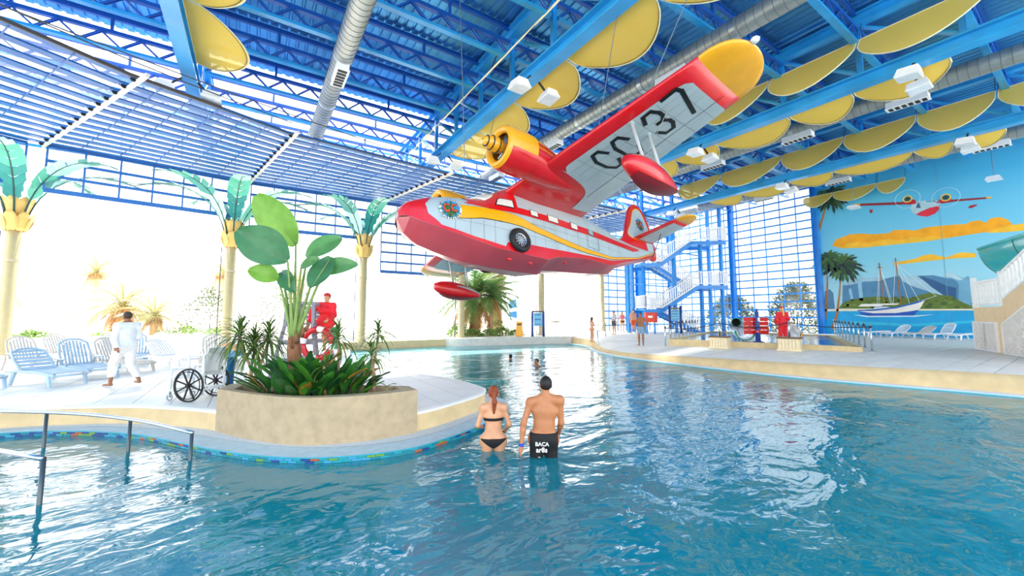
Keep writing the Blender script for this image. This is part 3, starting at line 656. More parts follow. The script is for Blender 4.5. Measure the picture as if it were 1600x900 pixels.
for n, c, l in (('wingL', '#8d2430', 2), ('wingR', '#8d2430', 2), ('wingtipL', '#f0b429', 3), ('wingtipR', '#f0b429', 3), ('body', '#a9ccd4', 3), ('body_red', '#d7263a', 4), ('body_dark', '#3f6280', 4), ('cockpit', '#5c9db4', 4), ('nacL', '#c11c2c', 4), ('nacR', '#c11c2c', 4), ('flL', '#a5172a', 3), ('flR', '#a5172a', 3)):
    paint('painted_plane_' + {'wingL': 'wing', 'wingR': 'wing', 'wingtipL': 'wing_tip', 'wingtipR': 'wing_tip', 'body': 'body', 'body_red': 'hull', 'body_dark': 'side', 'cockpit': 'cockpit', 'nacL': 'nacelle', 'nacR': 'nacelle', 'flL': 'float', 'flR': 'float'}[n], MUR[n], c, l)
for n in ('engL', 'engR'):
    y, z = MUR[n][0]; circ = lambda r: [(y + r*math.cos(a*PI/12), z + r*math.sin(a*PI/12)) for a in range(24)]
    paint('painted_engine', circ(.24), '#e8c64f', 6); paint('painted_engine_core', circ(.17), '#245a68', 7)
    for q in range(4): a = PI/4 + q*PI/2; paint('painted_blade', [(y+.03*math.sin(a), z-.03*math.cos(a)), (y+.16*math.cos(a), z+.16*math.sin(a)), (y-.03*math.sin(a), z+.03*math.cos(a))], '#0d2430', 8)
    MB().tube([(36.81, y + .62*math.cos(a*PI/16), z + .62*math.sin(a*PI/16)) for a in range(32)], .008, 4, closed=True).build('painted_propeller_ring', mat('mural_white_line', '#dff0f5', .6), wm)
for n, (tr, (cy_, cz_), r) in MUR['palms'].items():
    w = .1; left = [(y+w*(1-.25*i), z) for i, (y, z) in enumerate(tr)]; right = [(y-w*(1-.25*i), z) for i, (y, z) in enumerate(tr)][::-1]
    paint('painted_palm_trunk', left + right, '#b5753a', 6)
    for k in range(26):
        a = 2*PI*k/26 + rr.random()*.2; L_ = r*(.75+.35*rr.random()); n_ = 7; up = []; dn = []
        for i in range(n_+1):
            u = i/n_; yy = cy_ + L_*u*math.cos(a); zz = cz_ + L_*u*math.sin(a)*.85 - .35*r*u*u; ww = .13*r*math.sin(PI*min(1, u+.12))*(1 if i % 2 else .45)
            up.append((yy - ww*math.sin(a), zz + ww*math.cos(a))); dn.append((yy + ww*math.sin(a), zz - ww*math.cos(a)))
        paint('painted_frond', up + dn[::-1], rr.choice(['#274a33', '#1f3d30', '#33602f', '#476b2c', '#1a2f2c']), 8 + k % 6)
MB().box((36.83, 6.0, 6.6), (.004, .02, 12.8)).build('panel_joint', mat('mural_joint', '#6aa9bd', .7), wm)

# ---------------------------------------------------------------- blue stair tower with white railings
RT = Vector((.838, -.5457, 0)); FW = Vector((.5457, .838, 0))
def UV(u, v, z): return RT*u + FW*v + Vector((0, 0, z))
t = thing('stair_tower', 'blue steel stair tower with white railings beside the glazed wall', 'staircase', UV(13, 33, .66)); O = t.location.copy()
def LT(u, v, z): return UV(u, v, z) - O
for u, v, zt in ((9.5,32.4,6.2),(10.4,34.2,7.2),(10.75,32.3,12.3),(13.1,31.9,12.2),(15.4,32.2,8.0),(17.2,32.4,12.4),(17.2,34.4,12.4)):
    MB().beam(LT(u, v, .6), LT(u, v, zt), .24, .24).build('post', mBLUE, t)
def flight(u0, z0, u1, z1, v, w=1.3):
    fl = MB().beam(LT(u0, v-w/2, z0-.1), LT(u1, v-w/2, z1-.1), .08, .3).build('stringer', mBLUE, t)
    MB().beam(LT(u0, v+w/2, z0-.1), LT(u1, v+w/2, z1-.1), .08, .3).build('stringer', mBLUE, t)
    n = 10
    for i in range(n):
        f = (i+.5)/n; p = LT(u0+(u1-u0)*f, v-w/2, z0+(z1-z0)*f); q = LT(u0+(u1-u0)*f, v+w/2, z0+(z1-z0)*f); MB().beam(p, q, .3, .05).build('tread', mat('grey_tread', '#a8b4ba', .7), t)
    for s in (-1, 1): railing(u0, z0, u1, z1, v+s*w/2)
def railing(u0, z0, u1, z1, v, v1=None):
    v1 = v if v1 is None else v1; n = max(3, int(math.hypot(u1-u0, v1-v)/.17))
    pr = MB().beam(LT(u0,v,z0+1.1), LT(u1,v1,z1+1.1), .09, .07).build('handrail', mWHITE, t); MB().beam(LT(u0,v,z0+.15), LT(u1,v1,z1+.15), .06, .08).build('bottom_rail', mWHITE, t)
    bl = MB().beam((0,0,.15), (0,0,1.08), .095, .03, up=(0,1,0)).mesh('baluster')
    for i in range(n+1):
        f = i/n; place(bl, 'baluster', mWHITE, t, loc=LT(u0+(u1-u0)*f, v+(v1-v)*f, z0+(z1-z0)*f), rot=(0, 0, R_(-33)))
def landing(u0, u1, v0, v1, z):
    MB().plate([LT(u0,v0,z-.08), LT(u1,v0,z-.08), LT(u1,v1,z-.08), LT(u0,v1,z-.08)], (0,0,.08)).build('landing', mBLUEL, t)
    MB().beam(LT(u0,v0,z-.15), LT(u1,v0,z-.15), .08, .3).build('landing_beam', mBLUE, t); MB().beam(LT(u0,v1,z-.15), LT(u1,v1,z-.15), .08, .3).build('landing_beam', mBLUE, t)
flight(15.6, .66, 12.0, 2.55, 33.75); landing(10.6, 12.0, 31.7, 34.4, 2.55)
flight(12.0, 2.55, 15.0, 4.45, 32.35); landing(15.0, 17.3, 31.7, 34.4, 4.45)
flight(15.0, 4.45, 12.0, 6.25, 33.75); landing(10.6, 12.0, 31.7, 34.4, 6.25)
flight(12.0, 6.25, 14.6, 8.05, 32.35); landing(14.6, 17.3, 31.7, 34.4, 8.05)
for z in (4.45, 8.05): railing(15.0, z, 17.3, z, 31.7); railing(17.3, z, 17.3, z, 31.7, 34.4)
for z in (2.55, 6.25): railing(10.6, z, 10.6, z, 31.7, 34.4); railing(10.6, z, 12, z, 31.7)
MB().beam(LT(9.5,32.4,4.6), LT(13.1,31.9,4.6), .07, .07).build('tie', mBLUEL, t); MB().beam(LT(9.5,32.4,4.6), LT(12.1,32,6.9), .05, .05).build('tie', mBLUEL, t); MB().beam(LT(13.1,31.9,4.6), LT(11,32.2,6.9), .05, .05).build('tie', mBLUEL, t)
MB().beam(LT(13.1,31.9,7.2), LT(15.4,32.2,6.9), .08, .1).build('tie', mBLUE, t); MB().beam(LT(13.1,31.9,3.9), LT(15.4,32.2,3.9), .06, .08).build('tie', mBLUE, t)
# ---------------------------------------------------------------- the hanging seaplane
yaw, pit, bank = R_(185.33), R_(5.364), R_(15.19)
fx = Vector((math.cos(yaw)*math.cos(pit), math.sin(yaw)*math.cos(pit), math.sin(pit))); fy0 = Vector((-math.sin(yaw), math.cos(yaw), 0)); fz0 = fx.cross(fy0)
fy = fy0*math.cos(bank) + fz0*math.sin(bank); fz = fx.cross(fy)
PM = Matrix(((fx.x, fy.x, fz.x), (fx.y, fy.y, fz.y), (fx.z, fy.z, fz.z)))
plane = thing('seaplane', 'red, yellow and silver flying boat hung from the roof above the pool', 'seaplane', (2.791, 9.388, 4.70))
plane.rotation_euler = PM.to_euler()
def PW(p): return Vector((2.791, 9.388, 4.70)) + PM @ Vector(p)
W_ = ([0,.06,.15,.4,.8,1.2,2,3,5,6.2,7.5,8.5,9.5,10.5,11.3], [.05,.26,.38,.53,.65,.71,.77,.8,.79,.74,.6,.48,.35,.22,.1])
TOP = ([0,.05,.15,.3,.7,1.1,1.7,2.15,2.45,2.8,3.1,3.5,4.2,6.5,7.2,7.7,8.4,9.5,10.4,11.3], [-.2,-.06,.05,.13,.32,.45,.58,.68,.86,1.16,1.36,1.47,1.5,1.47,1.37,1.26,1.1,1.02,1.05,1.1])
CH = ([0,.1,.4,.9,1.76,2.4,4.2,4.6,5.9,7.4,8.2,9.5,10.6,11.3], [-.34,-.4,-.55,-.7,-.83,-.92,-.9,-.74,-.51,-.42,-.14,.28,.62,.85])
KF = ([0,.06,.12,.25,.5,1.0,1.74,2.5,3.4,4.42], [-.36,-.5,-.65,-.78,-.93,-1.04,-1.15,-1.15,-1.12,-1.06])
KA = ([4.42,6.2,7.9], [-.9,-.7,-.47]); KT = ([7.9,8.3,9.5,10.7,11.3], [-.3,-.17,.24,.6,.84])
def sec(d): w, tp, c = itp(d, *W_), itp(d, *TOP), itp(d, *CH); return w, tp, c, c + .42*(tp-c)
def sk(d, z, off=0.0):                       # skin point at station d, height z, starboard mirrored by caller
    w, tp, c, zm = sec(d); z = min(max(z, c), tp)
    if z <= zm: y = w*(1 - .07*(zm-z)/max(1e-6, zm-c))
    else: y = w*max(0, 1 - ((z-zm)/(tp-zm))**2.4)**(1/2.4)
    return Vector((-d, y + off, z + (off if z > zm else 0)))
ST = sorted(set([0,.02,.05,.1,.15,.22,.3,.4,.55,.7,.9,1.1,1.4,1.7,1.95,2.15,2.3,2.45,2.6,2.8,2.95,3.1,3.3,3.5,3.8,4.2,4.4,4.6,5,5.5,5.9,6.2,6.5,6.85,7.2,7.45,7.7,8.05,8.4,8.9,9.5,10,10.5,10.9,11.3]))
fus = MB(); NS_ = 26; vs = []
for d in ST:
    w, tp, c, zm = sec(d); half = []
    for k in range(NS_//2 + 1):
        f = k/(NS_//2)
        if f < .65: a = PI/2*(1-f/.65); y = w*max(0, math.cos(a))**(2/2.4); z = zm + (tp-zm)*math.sin(a)**(2/2.4)
        else: g = (f-.65)/.35; y = w*(1-.07*g); z = zm + (c-zm)*g
        half.append((y, z))
    ring = [(-d, -y, z) for y, z in half[::-1]] + [(-d, y, z) for y, z in half[1:]]; vs += ring
m_ = NS_ + 1; fs = [(i*m_+j, i*m_+j+1, (i+1)*m_+j+1, (i+1)*m_+j) for i in range(len(ST)-1) for j in range(m_-1)] + [tuple(range(m_))]
fus.add(vs, fs); recalc(fus.build('fuselage', mSILV, plane, smooth=True))
def hull(d0, d1, K, name, m, nst=18):
    b = MB(); vs = []; n = 10
    for i in range(nst+1):
        d = d0 + (d1-d0)*i/nst; w, tp, c, zm = sec(d); k = itp(d, *K); k = min(k, c-.02); yw = w*.93
        vs += [(-d, yw*(j/n*2-1), c + (k-c)*(1-abs(j/n*2-1))**.85) for j in range(n+1)]
    b.add(vs, [(i*(n+1)+j, i*(n+1)+j+1, (i+1)*(n+1)+j+1, (i+1)*(n+1)+j) for i in range(nst) for j in range(n)] + [tuple(range(n+1)), tuple(nst*(n+1)+j for j in range(n+1))])
    return b.build(name, m, plane, smooth=False)
hull(0, 4.42, KF, 'forward_hull', mPINK, 26); hull(4.42, 7.9, KA, 'aft_hull', mPINK, 12); hull(7.9, 11.3, KT, 'tail_cone', mRED, 10)
def shell(name, d0, d1, lo, hi, m, n=40, q=4, off=.008, sides=(1, -1), parent=None):
    for sg in sides:
        def P(u, v):
            d = d0 + (d1-d0)*u; a, b = lo(d), hi(d); p = sk(d, a + (b-a)*v, off); return (p.x, p.y*sg, p.z)
        MB().grid(P, n, q).build(name, m, parent or plane, smooth=True)
T = lambda xs, ys: (lambda d: itp(d, xs, ys))
# red nose
for sg in (1, -1):
    def P(u, v, sg=sg):
        zz = itp(v, [0,.25,.5,.75,1], [-.9,-.55,-.25,.05,.6]); db = itp(zz, [-.7,-.59,-.36,-.1,.04,.3], [.98,.81,.54,.47,.58,.72]); d = .004 + (db-.004)*u
        w, tp, c, zm = sec(d); z = c + (tp-c)*v; dd = .004 + (itp(z, [-.7,-.59,-.36,-.1,.04,.3], [.98,.81,.54,.47,.58,.72])-.004)*u; w, tp, c, zm = sec(dd); z = c + (tp-c)*v
        p = sk(dd, z, .009); return (p.x, p.y*sg, p.z)
    MB().grid(P, 24, 24).build('nose_cap', mRED, plane, smooth=True)
shell('lower_stripe', .75, 11.25, lambda d: itp(d, *CH), T([.75,.8,1.76,2.68,2.7,2.95,3.3,3.62,4.24,5.18,5.96,7.48,9.58,11.25], [-.62,-.59,-.74,-.82,-.66,-.72,-.6,-.58,-.54,-.46,-.39,-.23,.33,.95]), mRED, n=120)
YU = T([1.2,1.28,2.0,2.53,3.07,3.93,4.89,6.01,7.53,9.61,11.2], [0,.03,.15,.19,.18,.02,-.1,-.17,-.1,.4,1.0]); YL = T([1.2,1.36,1.97,2.76,3.31,4.22,5.13,6.08,7.51,9.6,11.2], [-.34,-.33,-.19,-.11,-.10,-.19,-.28,-.30,-.18,.34,.96])
shell('stripe_outline', 1.2, 11.2, lambda d: YL(d)-.014, lambda d: YU(d)+.014, mBLK, n=90, off=.008)
shell('yellow_stripe', 1.2, 11.2, YL, YU, mYEL, n=90, off=.012)
RU = T([1.5,2.42,3.03,3.62,4.35,5.3,6.6,7.87,9.75], [.19,.36,.47,.5,.54,.55,.61,.66,.78]); RL = T([1.5,2.5,3.43,4.31,5.25,6.54,7.8,9.24,9.75], [.17,.2,.28,.31,.31,.38,.45,.54,.7])
shell('window_stripe', 1.5, 9.75, RL, RU, mRED, n=70, off=.01)
shell('cockpit_surround', 1.62, 3.2, lambda d: RU(d)-.02, lambda d: sec(d)[1], mRED, n=24, q=10, off=.011)
shell('cabin_fairing', 3.2, 6.3, lambda d: RU(d)+.5, lambda d: sec(d)[1], mat('rose_tinted_skin', '#c98f8f', .4), n=16, q=6, off=.006)
mPANE = mat('cream_window_pane', '#dfe0d4', .15, noise=.05); mPANE2 = mat('blue_window_pane', '#8fa9b5', .12)
for k, (a, b, z0, z1) in enumerate(((3.66,3.97,.34,.55), (4.36,4.8,.35,.58), (5.36,5.7,.37,.6), (6.24,6.54,.38,.6))):
    shell('window_frame', a, b, T([a,b],[z0,z0]), T([a,b],[z1,z1]), mBLK, n=4, q=3, off=.013); shell('window_pane', a+.02, b-.02, T([a,b],[z0+.02]*2), T([a,b],[z1-.02]*2), mPANE if k < 3 else mPANE2, n=4, q=3, off=.016)
shell('window_frame', 2.44, 3.08, T([2.44,3.08],[.36,.38]), T([2.44,2.62,3.08],[.36,.68,.68]), mBLK, n=10, q=4, off=.013)
shell('window_pane', 2.5, 3.05, T([2.5,3.05],[.39,.41]), T([2.5,2.63,3.05],[.39,.65,.65]), mPANE, n=10, q=4, off=.017)
for sg in (1, -1):                                        # slanted windscreen panes
    def P(u, v, sg=sg, o=.0):
        d = 2.12 + (.42)*v + .02; w, tp, c, zm = sec(d); y = .06 + u*(.52-.12*v); z = .70 + (1.03-.70)*v - .35*u*u*(1-.3*v)*.6
        return (-(2.0 + .5*v + .22*u*u), sg*y, z + .03)
    solid(MB().grid(P, 6, 4).build('windscreen', mPANE, plane, smooth=True), .02)
mLINE = mat('panel_seam', '#7d8a8d', .6)
for d in (1.2, 1.62, 2.0, 2.35, 3.3, 3.75, 4.15, 4.6, 5.1, 5.65, 6.1, 6.75, 7.4, 8.1, 8.8):
    shell('panel_line', d, d+.009, T([0,12],[-.8,-.8]), lambda d: min(RU(d)-.02, sec(d)[1]), mLINE, n=1, q=14, off=.0065)
for z in (-.42, -.02):
    shell('panel_line', .8, 8.2, T([0,12],[z, z+.35]), T([0,12],[z+.008, z+.358]), mLINE, n=40, q=1, off=.0065)
shell('panel_line', 6.15, 6.16, T([0,12],[-.05,-.05]), T([0,12],[.34,.34]), mBLK, n=1, q=4, off=.0145); shell('panel_line', 6.75, 6.76, T([0,12],[-.05,-.05]), T([0,12],[.36,.36]), mBLK, n=1, q=4, off=.0145); shell('panel_line', 6.15, 6.76, T([0,12],[-.06,-.06]), T([0,12],[-.05,-.05]), mBLK, n=4, q=1, off=.0145)
# wheels set into the sides
for sg in (1, -1):
    c = Vector((-3.13, .83*sg, -.57)); s = Vector((0, sg, 0))
    w = MB().tube([c + Vector((.27*math.cos(k*PI/14), 0, .27*math.sin(k*PI/14))) for k in range(28)], .085, 8, closed=True).build('wheel', mDARK, plane, smooth=True)
    MB().disc(c - s*.02, .2, s, .03, 24).build('hub_disc', mat('dark_hub', '#3c4144', .4, metal=.5), w)
    MB().tube([c + s*.02 + Vector((.19*math.cos(k*PI/14), 0, .19*math.sin(k*PI/14))) for k in range(28)], .018, 6, closed=True).build('rim', mSTEEL, w)
    for k in range(12):
        a = k*PI/6; MB().beam(c + s*.025 + Vector((.04*math.cos(a), 0, .04*math.sin(a))), c + s*.025 + Vector((.18*math.cos(a), 0, .18*math.sin(a))), .035, .012, up=s).build('spoke', mSTEEL, w)
    MB().disc(c + s*.0, .05, s, .05, 14).build('hub_cap', mSTEEL, w)
# hull fittings
for d, k in ((3.0, -1.0), (3.75, -.98), (5.2, -.72)):
    MB().ell((-d, .45, itp(d, *KF) + .12 if d < 4.4 else itp(d, *KA) + .12), (.09, .06, .05), 10, 6).build('fitting', mRED, plane, smooth=True)
# wing
SS = 6.85
def LE(y): return -2.95 - .13*abs(y)
def TE(y): return -6.25 + .0957*abs(y)
def WZ(y): return 1.05 + .048*abs(y)
def foil(f): return 5*.13*(.2969*math.sqrt(max(f,0)) - .126*f - .3516*f*f + .2843*f**3 - .1015*f**4)
def wing_pt(y, f, side, off=0.0):
    c = LE(y) - TE(y); th = foil(f)*c; return Vector((LE(y) - f*c, y, WZ(y) + (th*1.15 + .02 + off if side > 0 else -th*.75 - off)))
FC = [0,.004,.015,.04,.08,.14,.22,.32,.45,.6,.75,.9,1.0]
def wing_piece(y0, y1, name, m, ny=12):
    b = MB(); vs = []
    loop = [(f, 1) for f in FC[::-1]] + [(f, -1) for f in FC[1:]]
    for i in range(ny+1):
        y = y0 + (y1-y0)*i/ny; vs += [wing_pt(y, f, s) for f, s in loop]
    n = len(loop); b.add(vs, [(i*n+j, i*n+(j+1) % n, (i+1)*n+(j+1) % n, (i+1)*n+j) for i in range(ny) for j in range(n)] + [tuple(range(n)), tuple(ny*n+j for j in range(n))])
    return recalc(b.build(name, m, plane, smooth=True))
wing_piece(-6.05, 6.05, 'wing', mRED, 24)
for sg in (1, -1):
    b = MB(); vs = []; NY = 10; loop = [(f, 1) for f in FC[::-1]] + [(f, -1) for f in FC[1:]]; n = len(loop)
    for i in range(NY+1):
        u = math.sin(i/NY*PI/2); y = (6.05 + .82*u)*sg; sh = math.sqrt(max(.0008, 1-u**2.3)); c0, c1 = LE(6.05), TE(6.05); mid_ = c0*.55 + c1*.45; zc_ = WZ(y)
        for f, s in loop:
            p = wing_pt(6.05*sg, f, s); vs.append((mid_ + (p.x-mid_)*sh, y, zc_ + (p.z-WZ(6.05))*sh))
    b.add(vs, [(i*n+j, i*n+(j+1) % n, (i+1)*n+(j+1) % n, (i+1)*n+j) for i in range(NY) for j in range(n)] + [tuple(NY*n+j for j in range(n))])
    recalc(b.build('wing_tip', mYEL, plane, smooth=True))
    MB().ell((-4.35, sg*6.9, WZ(6.85)), (.1, .09, .045), 8, 6).build('navigation_light', mat('white_lamp_glass', '#fbfbf5', .1), plane, smooth=True)
    # silver underside panel with rounded corners, upper panel
    y0, y1, f0 = 2.2, 5.7, .14
    def pan(u, v, sg=sg, side=-1):
        y = y0 + (y1-y0)*u; e = .10; rr_ = .0
        du = min(u, 1-u)
        cut = .07*max(0, 1-du/.06)**2
        ya = y; f = f0 + cut + (1.0-f0-cut)*v; p = wing_pt(ya*sg, f, side, .012); return p
    MB().grid(pan, 30, 10).build('underside_panel', mSILV, plane, smooth=True)
    MB().grid(lambda u, v, sg=sg: wing_pt((y0+(y1-y0)*u)*sg, .14+.86*v, 1, .012), 8, 6).build('upper_panel', mSILV, plane, smooth=True)
    def flap(u, v, sg=sg):                              # silver inboard flap area with curved front
        y = .95 + (y0-.95)*u; f = .62 + .12*(1-u)**.5 - .48*u**6; return wing_pt(y*sg, f + (1-f)*v, -1, .012)
    MB().grid(flap, 20, 6).build('flap', mSILV, plane, smooth=True)
    for y in (2.7, 3.25, 3.8, 4.35, 4.9, 5.4): MB().grid(lambda u, v, y=y, sg=sg: wing_pt((y + .012*v)*sg, .16 + .82*u, -1, .0145), 10, 1).build('panel_line', mLINE, plane)
    for f in (.25, .36, .5): MB().grid(lambda u, v, f=f, sg=sg: wing_pt((2.25 + 3.4*u)*sg, f + .004*v, -1, .0145), 10, 1).build('panel_line', mLINE, plane)
    MB().grid(lambda u, v, sg=sg: wing_pt((1.6 + 4.3*u)*sg, .73 + .008*v, -1, .015), 16, 1).build('aileron_gap', mBLK, plane)
# registration letters under the port wing
def stroke(pts, w):
    return [(Vector(a), Vector(b)) for a, b in zip(pts, pts[1:])]
GL = {'C': [(1,.72),(.72,1),(.28,1),(0,.72),(0,.28),(.28,0),(.72,0),(1,.28)], '3': [(0,.76),(.24,1),(.76,1),(1,.8),(1,.64),(.78,.5),(.42,.5),(.78,.5),(1,.36),(1,.2),(.76,0),(.24,0),(0,.24)], '7': [(-.02,1),(.86,1),(1,.86),(.52,-.04)]}
for ch, yc, xc in (('C', 3.1, -4.45), ('C', 3.7, -4.5), ('3', 4.62, -4.5), ('7', 5.25, -4.45)):
    b = MB(); hw, hh = .40, 1.0
    for (p, q) in stroke([(*p, 0) for p in GL[ch]], .1):
        y0_, x0_, y1_, x1_ = yc + (p.x-.5)*hw, xc + (p.y-.5)*hh, yc + (q.x-.5)*hw, xc + (q.y-.5)*hh
        d = Vector((x1_-x0_, y1_-y0_)); d.normalize(); x0_ -= d.x*.035; y0_ -= d.y*.035; x1_ += d.x*.035; y1_ += d.y*.035; nn = Vector((-d.y, d.x))*.05
        n_ = 6; vs = []
        for i in range(n_+1):
            t_ = i/n_; X_, Y_ = x0_ + (x1_-x0_)*t_, y0_ + (y1_-y0_)*t_
            for sg in (-1, 1):
                xx, yy = X_ + nn.x*sg, Y_ + nn.y*sg; f = (LE(yy)-xx)/(LE(yy)-TE(yy)); vs.append(wing_pt(yy, f, -1, .019))
        b.add(vs, [(2*i, 2*i+1, 2*i+3, 2*i+2) for i in range(n_)])
    b.build('letter', mBLK, plane)
# engines
mENG = mat('engine_dark', '#23262a', .5, metal=.5)
for sg in (1, -1):
    y, z = 1.66*sg, 1.46
    def ring(r, x, a): return Vector((x, y + r*math.cos(a), z + r*math.sin(a)))
    prof = [(.36,-2.06),(.40,-1.98),(.46,-1.94),(.52,-1.96),(.56,-2.05),(.585,-2.2),(.59,-2.5),(.58,-2.85)]
    def body(a0, a1, pr, nm, m):
        return MB().grid(lambda u, v: ring(itp(u*(len(pr)-1), range(len(pr)), [p[0] for p in pr]), itp(u*(len(pr)-1), range(len(pr)), [p[1] for p in pr]), a0 + (a1-a0)*v), (len(pr)-1)*2, 24).build(nm, m, plane, smooth=True)
    body(R_(-30), R_(210), prof, 'cowling', mYEL); body(R_(210), R_(330), prof[:4], 'cowling_lip', mYEL); body(R_(210), R_(330), prof[3:5], 'cowling_lip', mYEL); body(R_(210), R_(330), prof[4:], 'cowling_chin', mRED)
    nac = [(.54,-2.84),(.53,-3.2),(.46,-3.8),(.3,-4.4),(.05,-4.9)]
    def nacf(u, v):
        r = itp(u*4, range(5), [p[0] for p in nac]); x = itp(u*4, range(5), [p[1] for p in nac]); a = 2*PI*v; zz = z - .0*u - .35*u*u + math.sin(a)*r; return Vector((x, y + math.cos(a)*r, zz))
    MB().grid(lambda u, v: nacf(u, .5 + .52*v - .01), 16, 14).build('nacelle_lower', mRED, plane, smooth=True)
    MB().grid(lambda u, v: nacf(u*.55, -.01 + .52*v), 12, 14).build('nacelle_upper', mYEL, plane, smooth=True)
    MB().grid(lambda u, v: nacf(u*.5, (.01 if sg > 0 else .47) + .025*v) + Vector((0, .012*sg, .012)), 10, 1).build('nacelle_stripe', mRED, plane)
    MB().disc((-2.4, y, z), .5, (1,0,0), .05, 28).build('engine_face', mENG, plane)
    for k in range(9):
        a = 2*PI*k/9; e = MB().tube([ring(.1, -2.25, a), ring(.36, -2.25, a)], .075, 8).build('cylinder', mat('cylinder_grey', '#6f757a', .4, metal=.7), plane, smooth=True)
        for q in range(5): MB().disc(ring(.14+.05*q, -2.25, a), .09, ring(1, 0, a) - ring(0, 0, a), .012, 10).build('cooling_fin', mSTEEL, e)
    sp = MB(); spf = [(.02,-1.5),(.08,-1.53),(.15,-1.64),(.19,-1.8),(.2,-1.95),(.15,-2.1),(.1,-2.25)]
    MB().grid(lambda u, v: ring(itp(u*6, range(7), [p[0] for p in spf]), itp(u*6, range(7), [p[1] for p in spf]), 2*PI*v), 12, 18).build('spinner', mYEL, plane, smooth=True)
    for x0_, r in ((-1.6, .135), (-1.74, .18), (-1.92, .205)):
        MB().tube([ring(r, x0_, 2*PI*k/20) for k in range(20)], .018, 5, closed=True).build('spinner_ring', mBLK, plane)
# wing floats on struts
for sg in (1, -1):
    yf = 4.26*sg; b = MB(); vs = []; NX = 16; n = 14
    def fl_sec(u): return .36*math.sin(PI*min(1, u*.92+.04))**.6*(1-.45*u), .36*math.sin(PI*min(1, u*.9+.05))**.6*(1-.4*u)
    for i in range(NX+1):
        u = i/NX; w, h = fl_sec(u); x = -3.27 - 2.0*u; zz = -.16 - .1*u
        for k in range(n):
            a = 2*PI*k/n; ca, sa = math.cos(a), math.sin(a)
            vs.append((x, yf + w*math.copysign(abs(ca)**.8, ca), zz + (h*sa if sa > 0 else h*1.15*sa*(1-.25*abs(ca)))))
    b.add(vs, [(i*n+k, i*n+(k+1) % n, (i+1)*n+(k+1) % n, (i+1)*n+k) for i in range(NX) for k in range(n)] + [tuple(range(n)), tuple(NX*n+k for k in range(n))])
    fo = recalc(b.build('float', mRED, plane, smooth=True))
    for s2 in (1, -1):
        def tear(u, v, s2=s2):
            uu = .38 + .6*u; w, h = fl_sec(uu); x = -3.27 - 2.0*uu; zz = -.16 - .1*uu; a = R_(12) + R_(30)*math.sqrt(u)*(v-.3); ca, sa = math.cos(a), math.sin(a)
            return (x, yf + s2*(w*abs(ca)**.8 + .008), zz + h*sa*(1 if sa > 0 else 1.1) + .005)
        MB().grid(tear, 14, 5).build('float_flash', mSILV, fo, smooth=True)
    MB().grid(lambda u, v: (-3.5 - 1.65*u, yf + .23*(v*2-1)*math.sin(PI*(.1+.8*u))**.6, -.16-.1*(.12+.82*u) - fl_sec(.12+.82*u)[1]*1.15*(1-.12*abs(v*2-1)**2) - .008), 12, 4).build('float_keel', mat('dark_crimson', '#8d2026', .4), fo, smooth=True)
    for f, dx in ((.18, -.25), (.48, -.15)):
        p = wing_pt(yf, f, -1, 0); MB().tube([p, (p.x - .1 + dx*.2, yf, .1)], .038, 8).build('float_strut', mat('strut_grey', '#b9bcbb', .4), plane, smooth=True)
        MB().ell(p, (.09,.07,.03), 10, 6).build('strut_foot', mSILV, plane)
    for dy in (-.7, .8): MB().tube([wing_pt(yf+dy, .3, -1), (-4.0, yf, .05)], .006, 4).build('bracing_wire', mat('thin_wire', '#8b9091', .4), plane)
# tail
def stab_pt(y, f, s):
    a = abs(y); le = -10.05 - .12*a; te = -11.35 + .05*a; c = le-te; return Vector((le - f*c, y, 1.5 + .03*a + s*foil(f)*c*.75))
for sg in (1, -1):
    def piece(y0, y1, nm, m, ny=6, rnd=False):
        loop = [(f, 1) for f in FC[::-1]] + [(f, -1) for f in FC[1:]]; n = len(loop); vs = []
        for i in range(ny+1):
            u = i/ny
            if rnd: uu = math.sin(u*PI/2); y = (y0 + (y1-y0)*uu)*sg; sh = math.sqrt(max(.001, 1-uu**2.2)); q = [stab_pt(y0*sg, f, s) for f, s in loop]; mx = -10.75; vs += [(mx + (p.x-mx)*sh, y, 1.5+.03*abs(y) + (p.z-1.5-.03*y0)*sh) for p in q]
            else: y = (y0 + (y1-y0)*u)*sg; vs += [stab_pt(y, f, s) for f, s in loop]
        b = MB().add(vs, [(i*n+j, i*n+(j+1) % n, (i+1)*n+(j+1) % n, (i+1)*n+j) for i in range(ny) for j in range(n)] + [tuple(range(n)), tuple(ny*n+j for j in range(n))])
        return recalc(b.build(nm, m, plane, smooth=True))
    st = piece(.05, 1.8, 'stabilizer', mRED); piece(1.8, 2.35, 'stabilizer_tip', mYEL, 8, True)
    MB().grid(lambda u, v: stab_pt((.15 + 1.5*u)*sg, .16 + .84*v, -1) - Vector((0,0,.01)), 8, 6).build('stabilizer_panel', mSILV, plane, smooth=True)
    MB().grid(lambda u, v: stab_pt((.15 + 1.5*u)*sg, .6 + .01*v, -1) - Vector((0,0,.013)), 8, 1).build('elevator_gap', mLINE, plane)
    for yy in (.5, .9, 1.3): MB().grid(lambda u, v, yy=yy: stab_pt((yy + .01*v)*sg, .18 + .8*u, -1) - Vector((0,0,.013)), 8, 1).build('panel_line', mLINE, plane)
    MB().tube([stab_pt(.85*sg, .55, -1), (-10.95, .18*sg, .75)], .02, 6).build('stabilizer_strut', mat('strut_dark', '#4b4f50', .5), plane)
def fin_plate(pts, y, th, nm, m, parent=plane): return MB().plate([(a, y, b) for a, b in pts], (0, th, 0)).build(nm, m, parent)
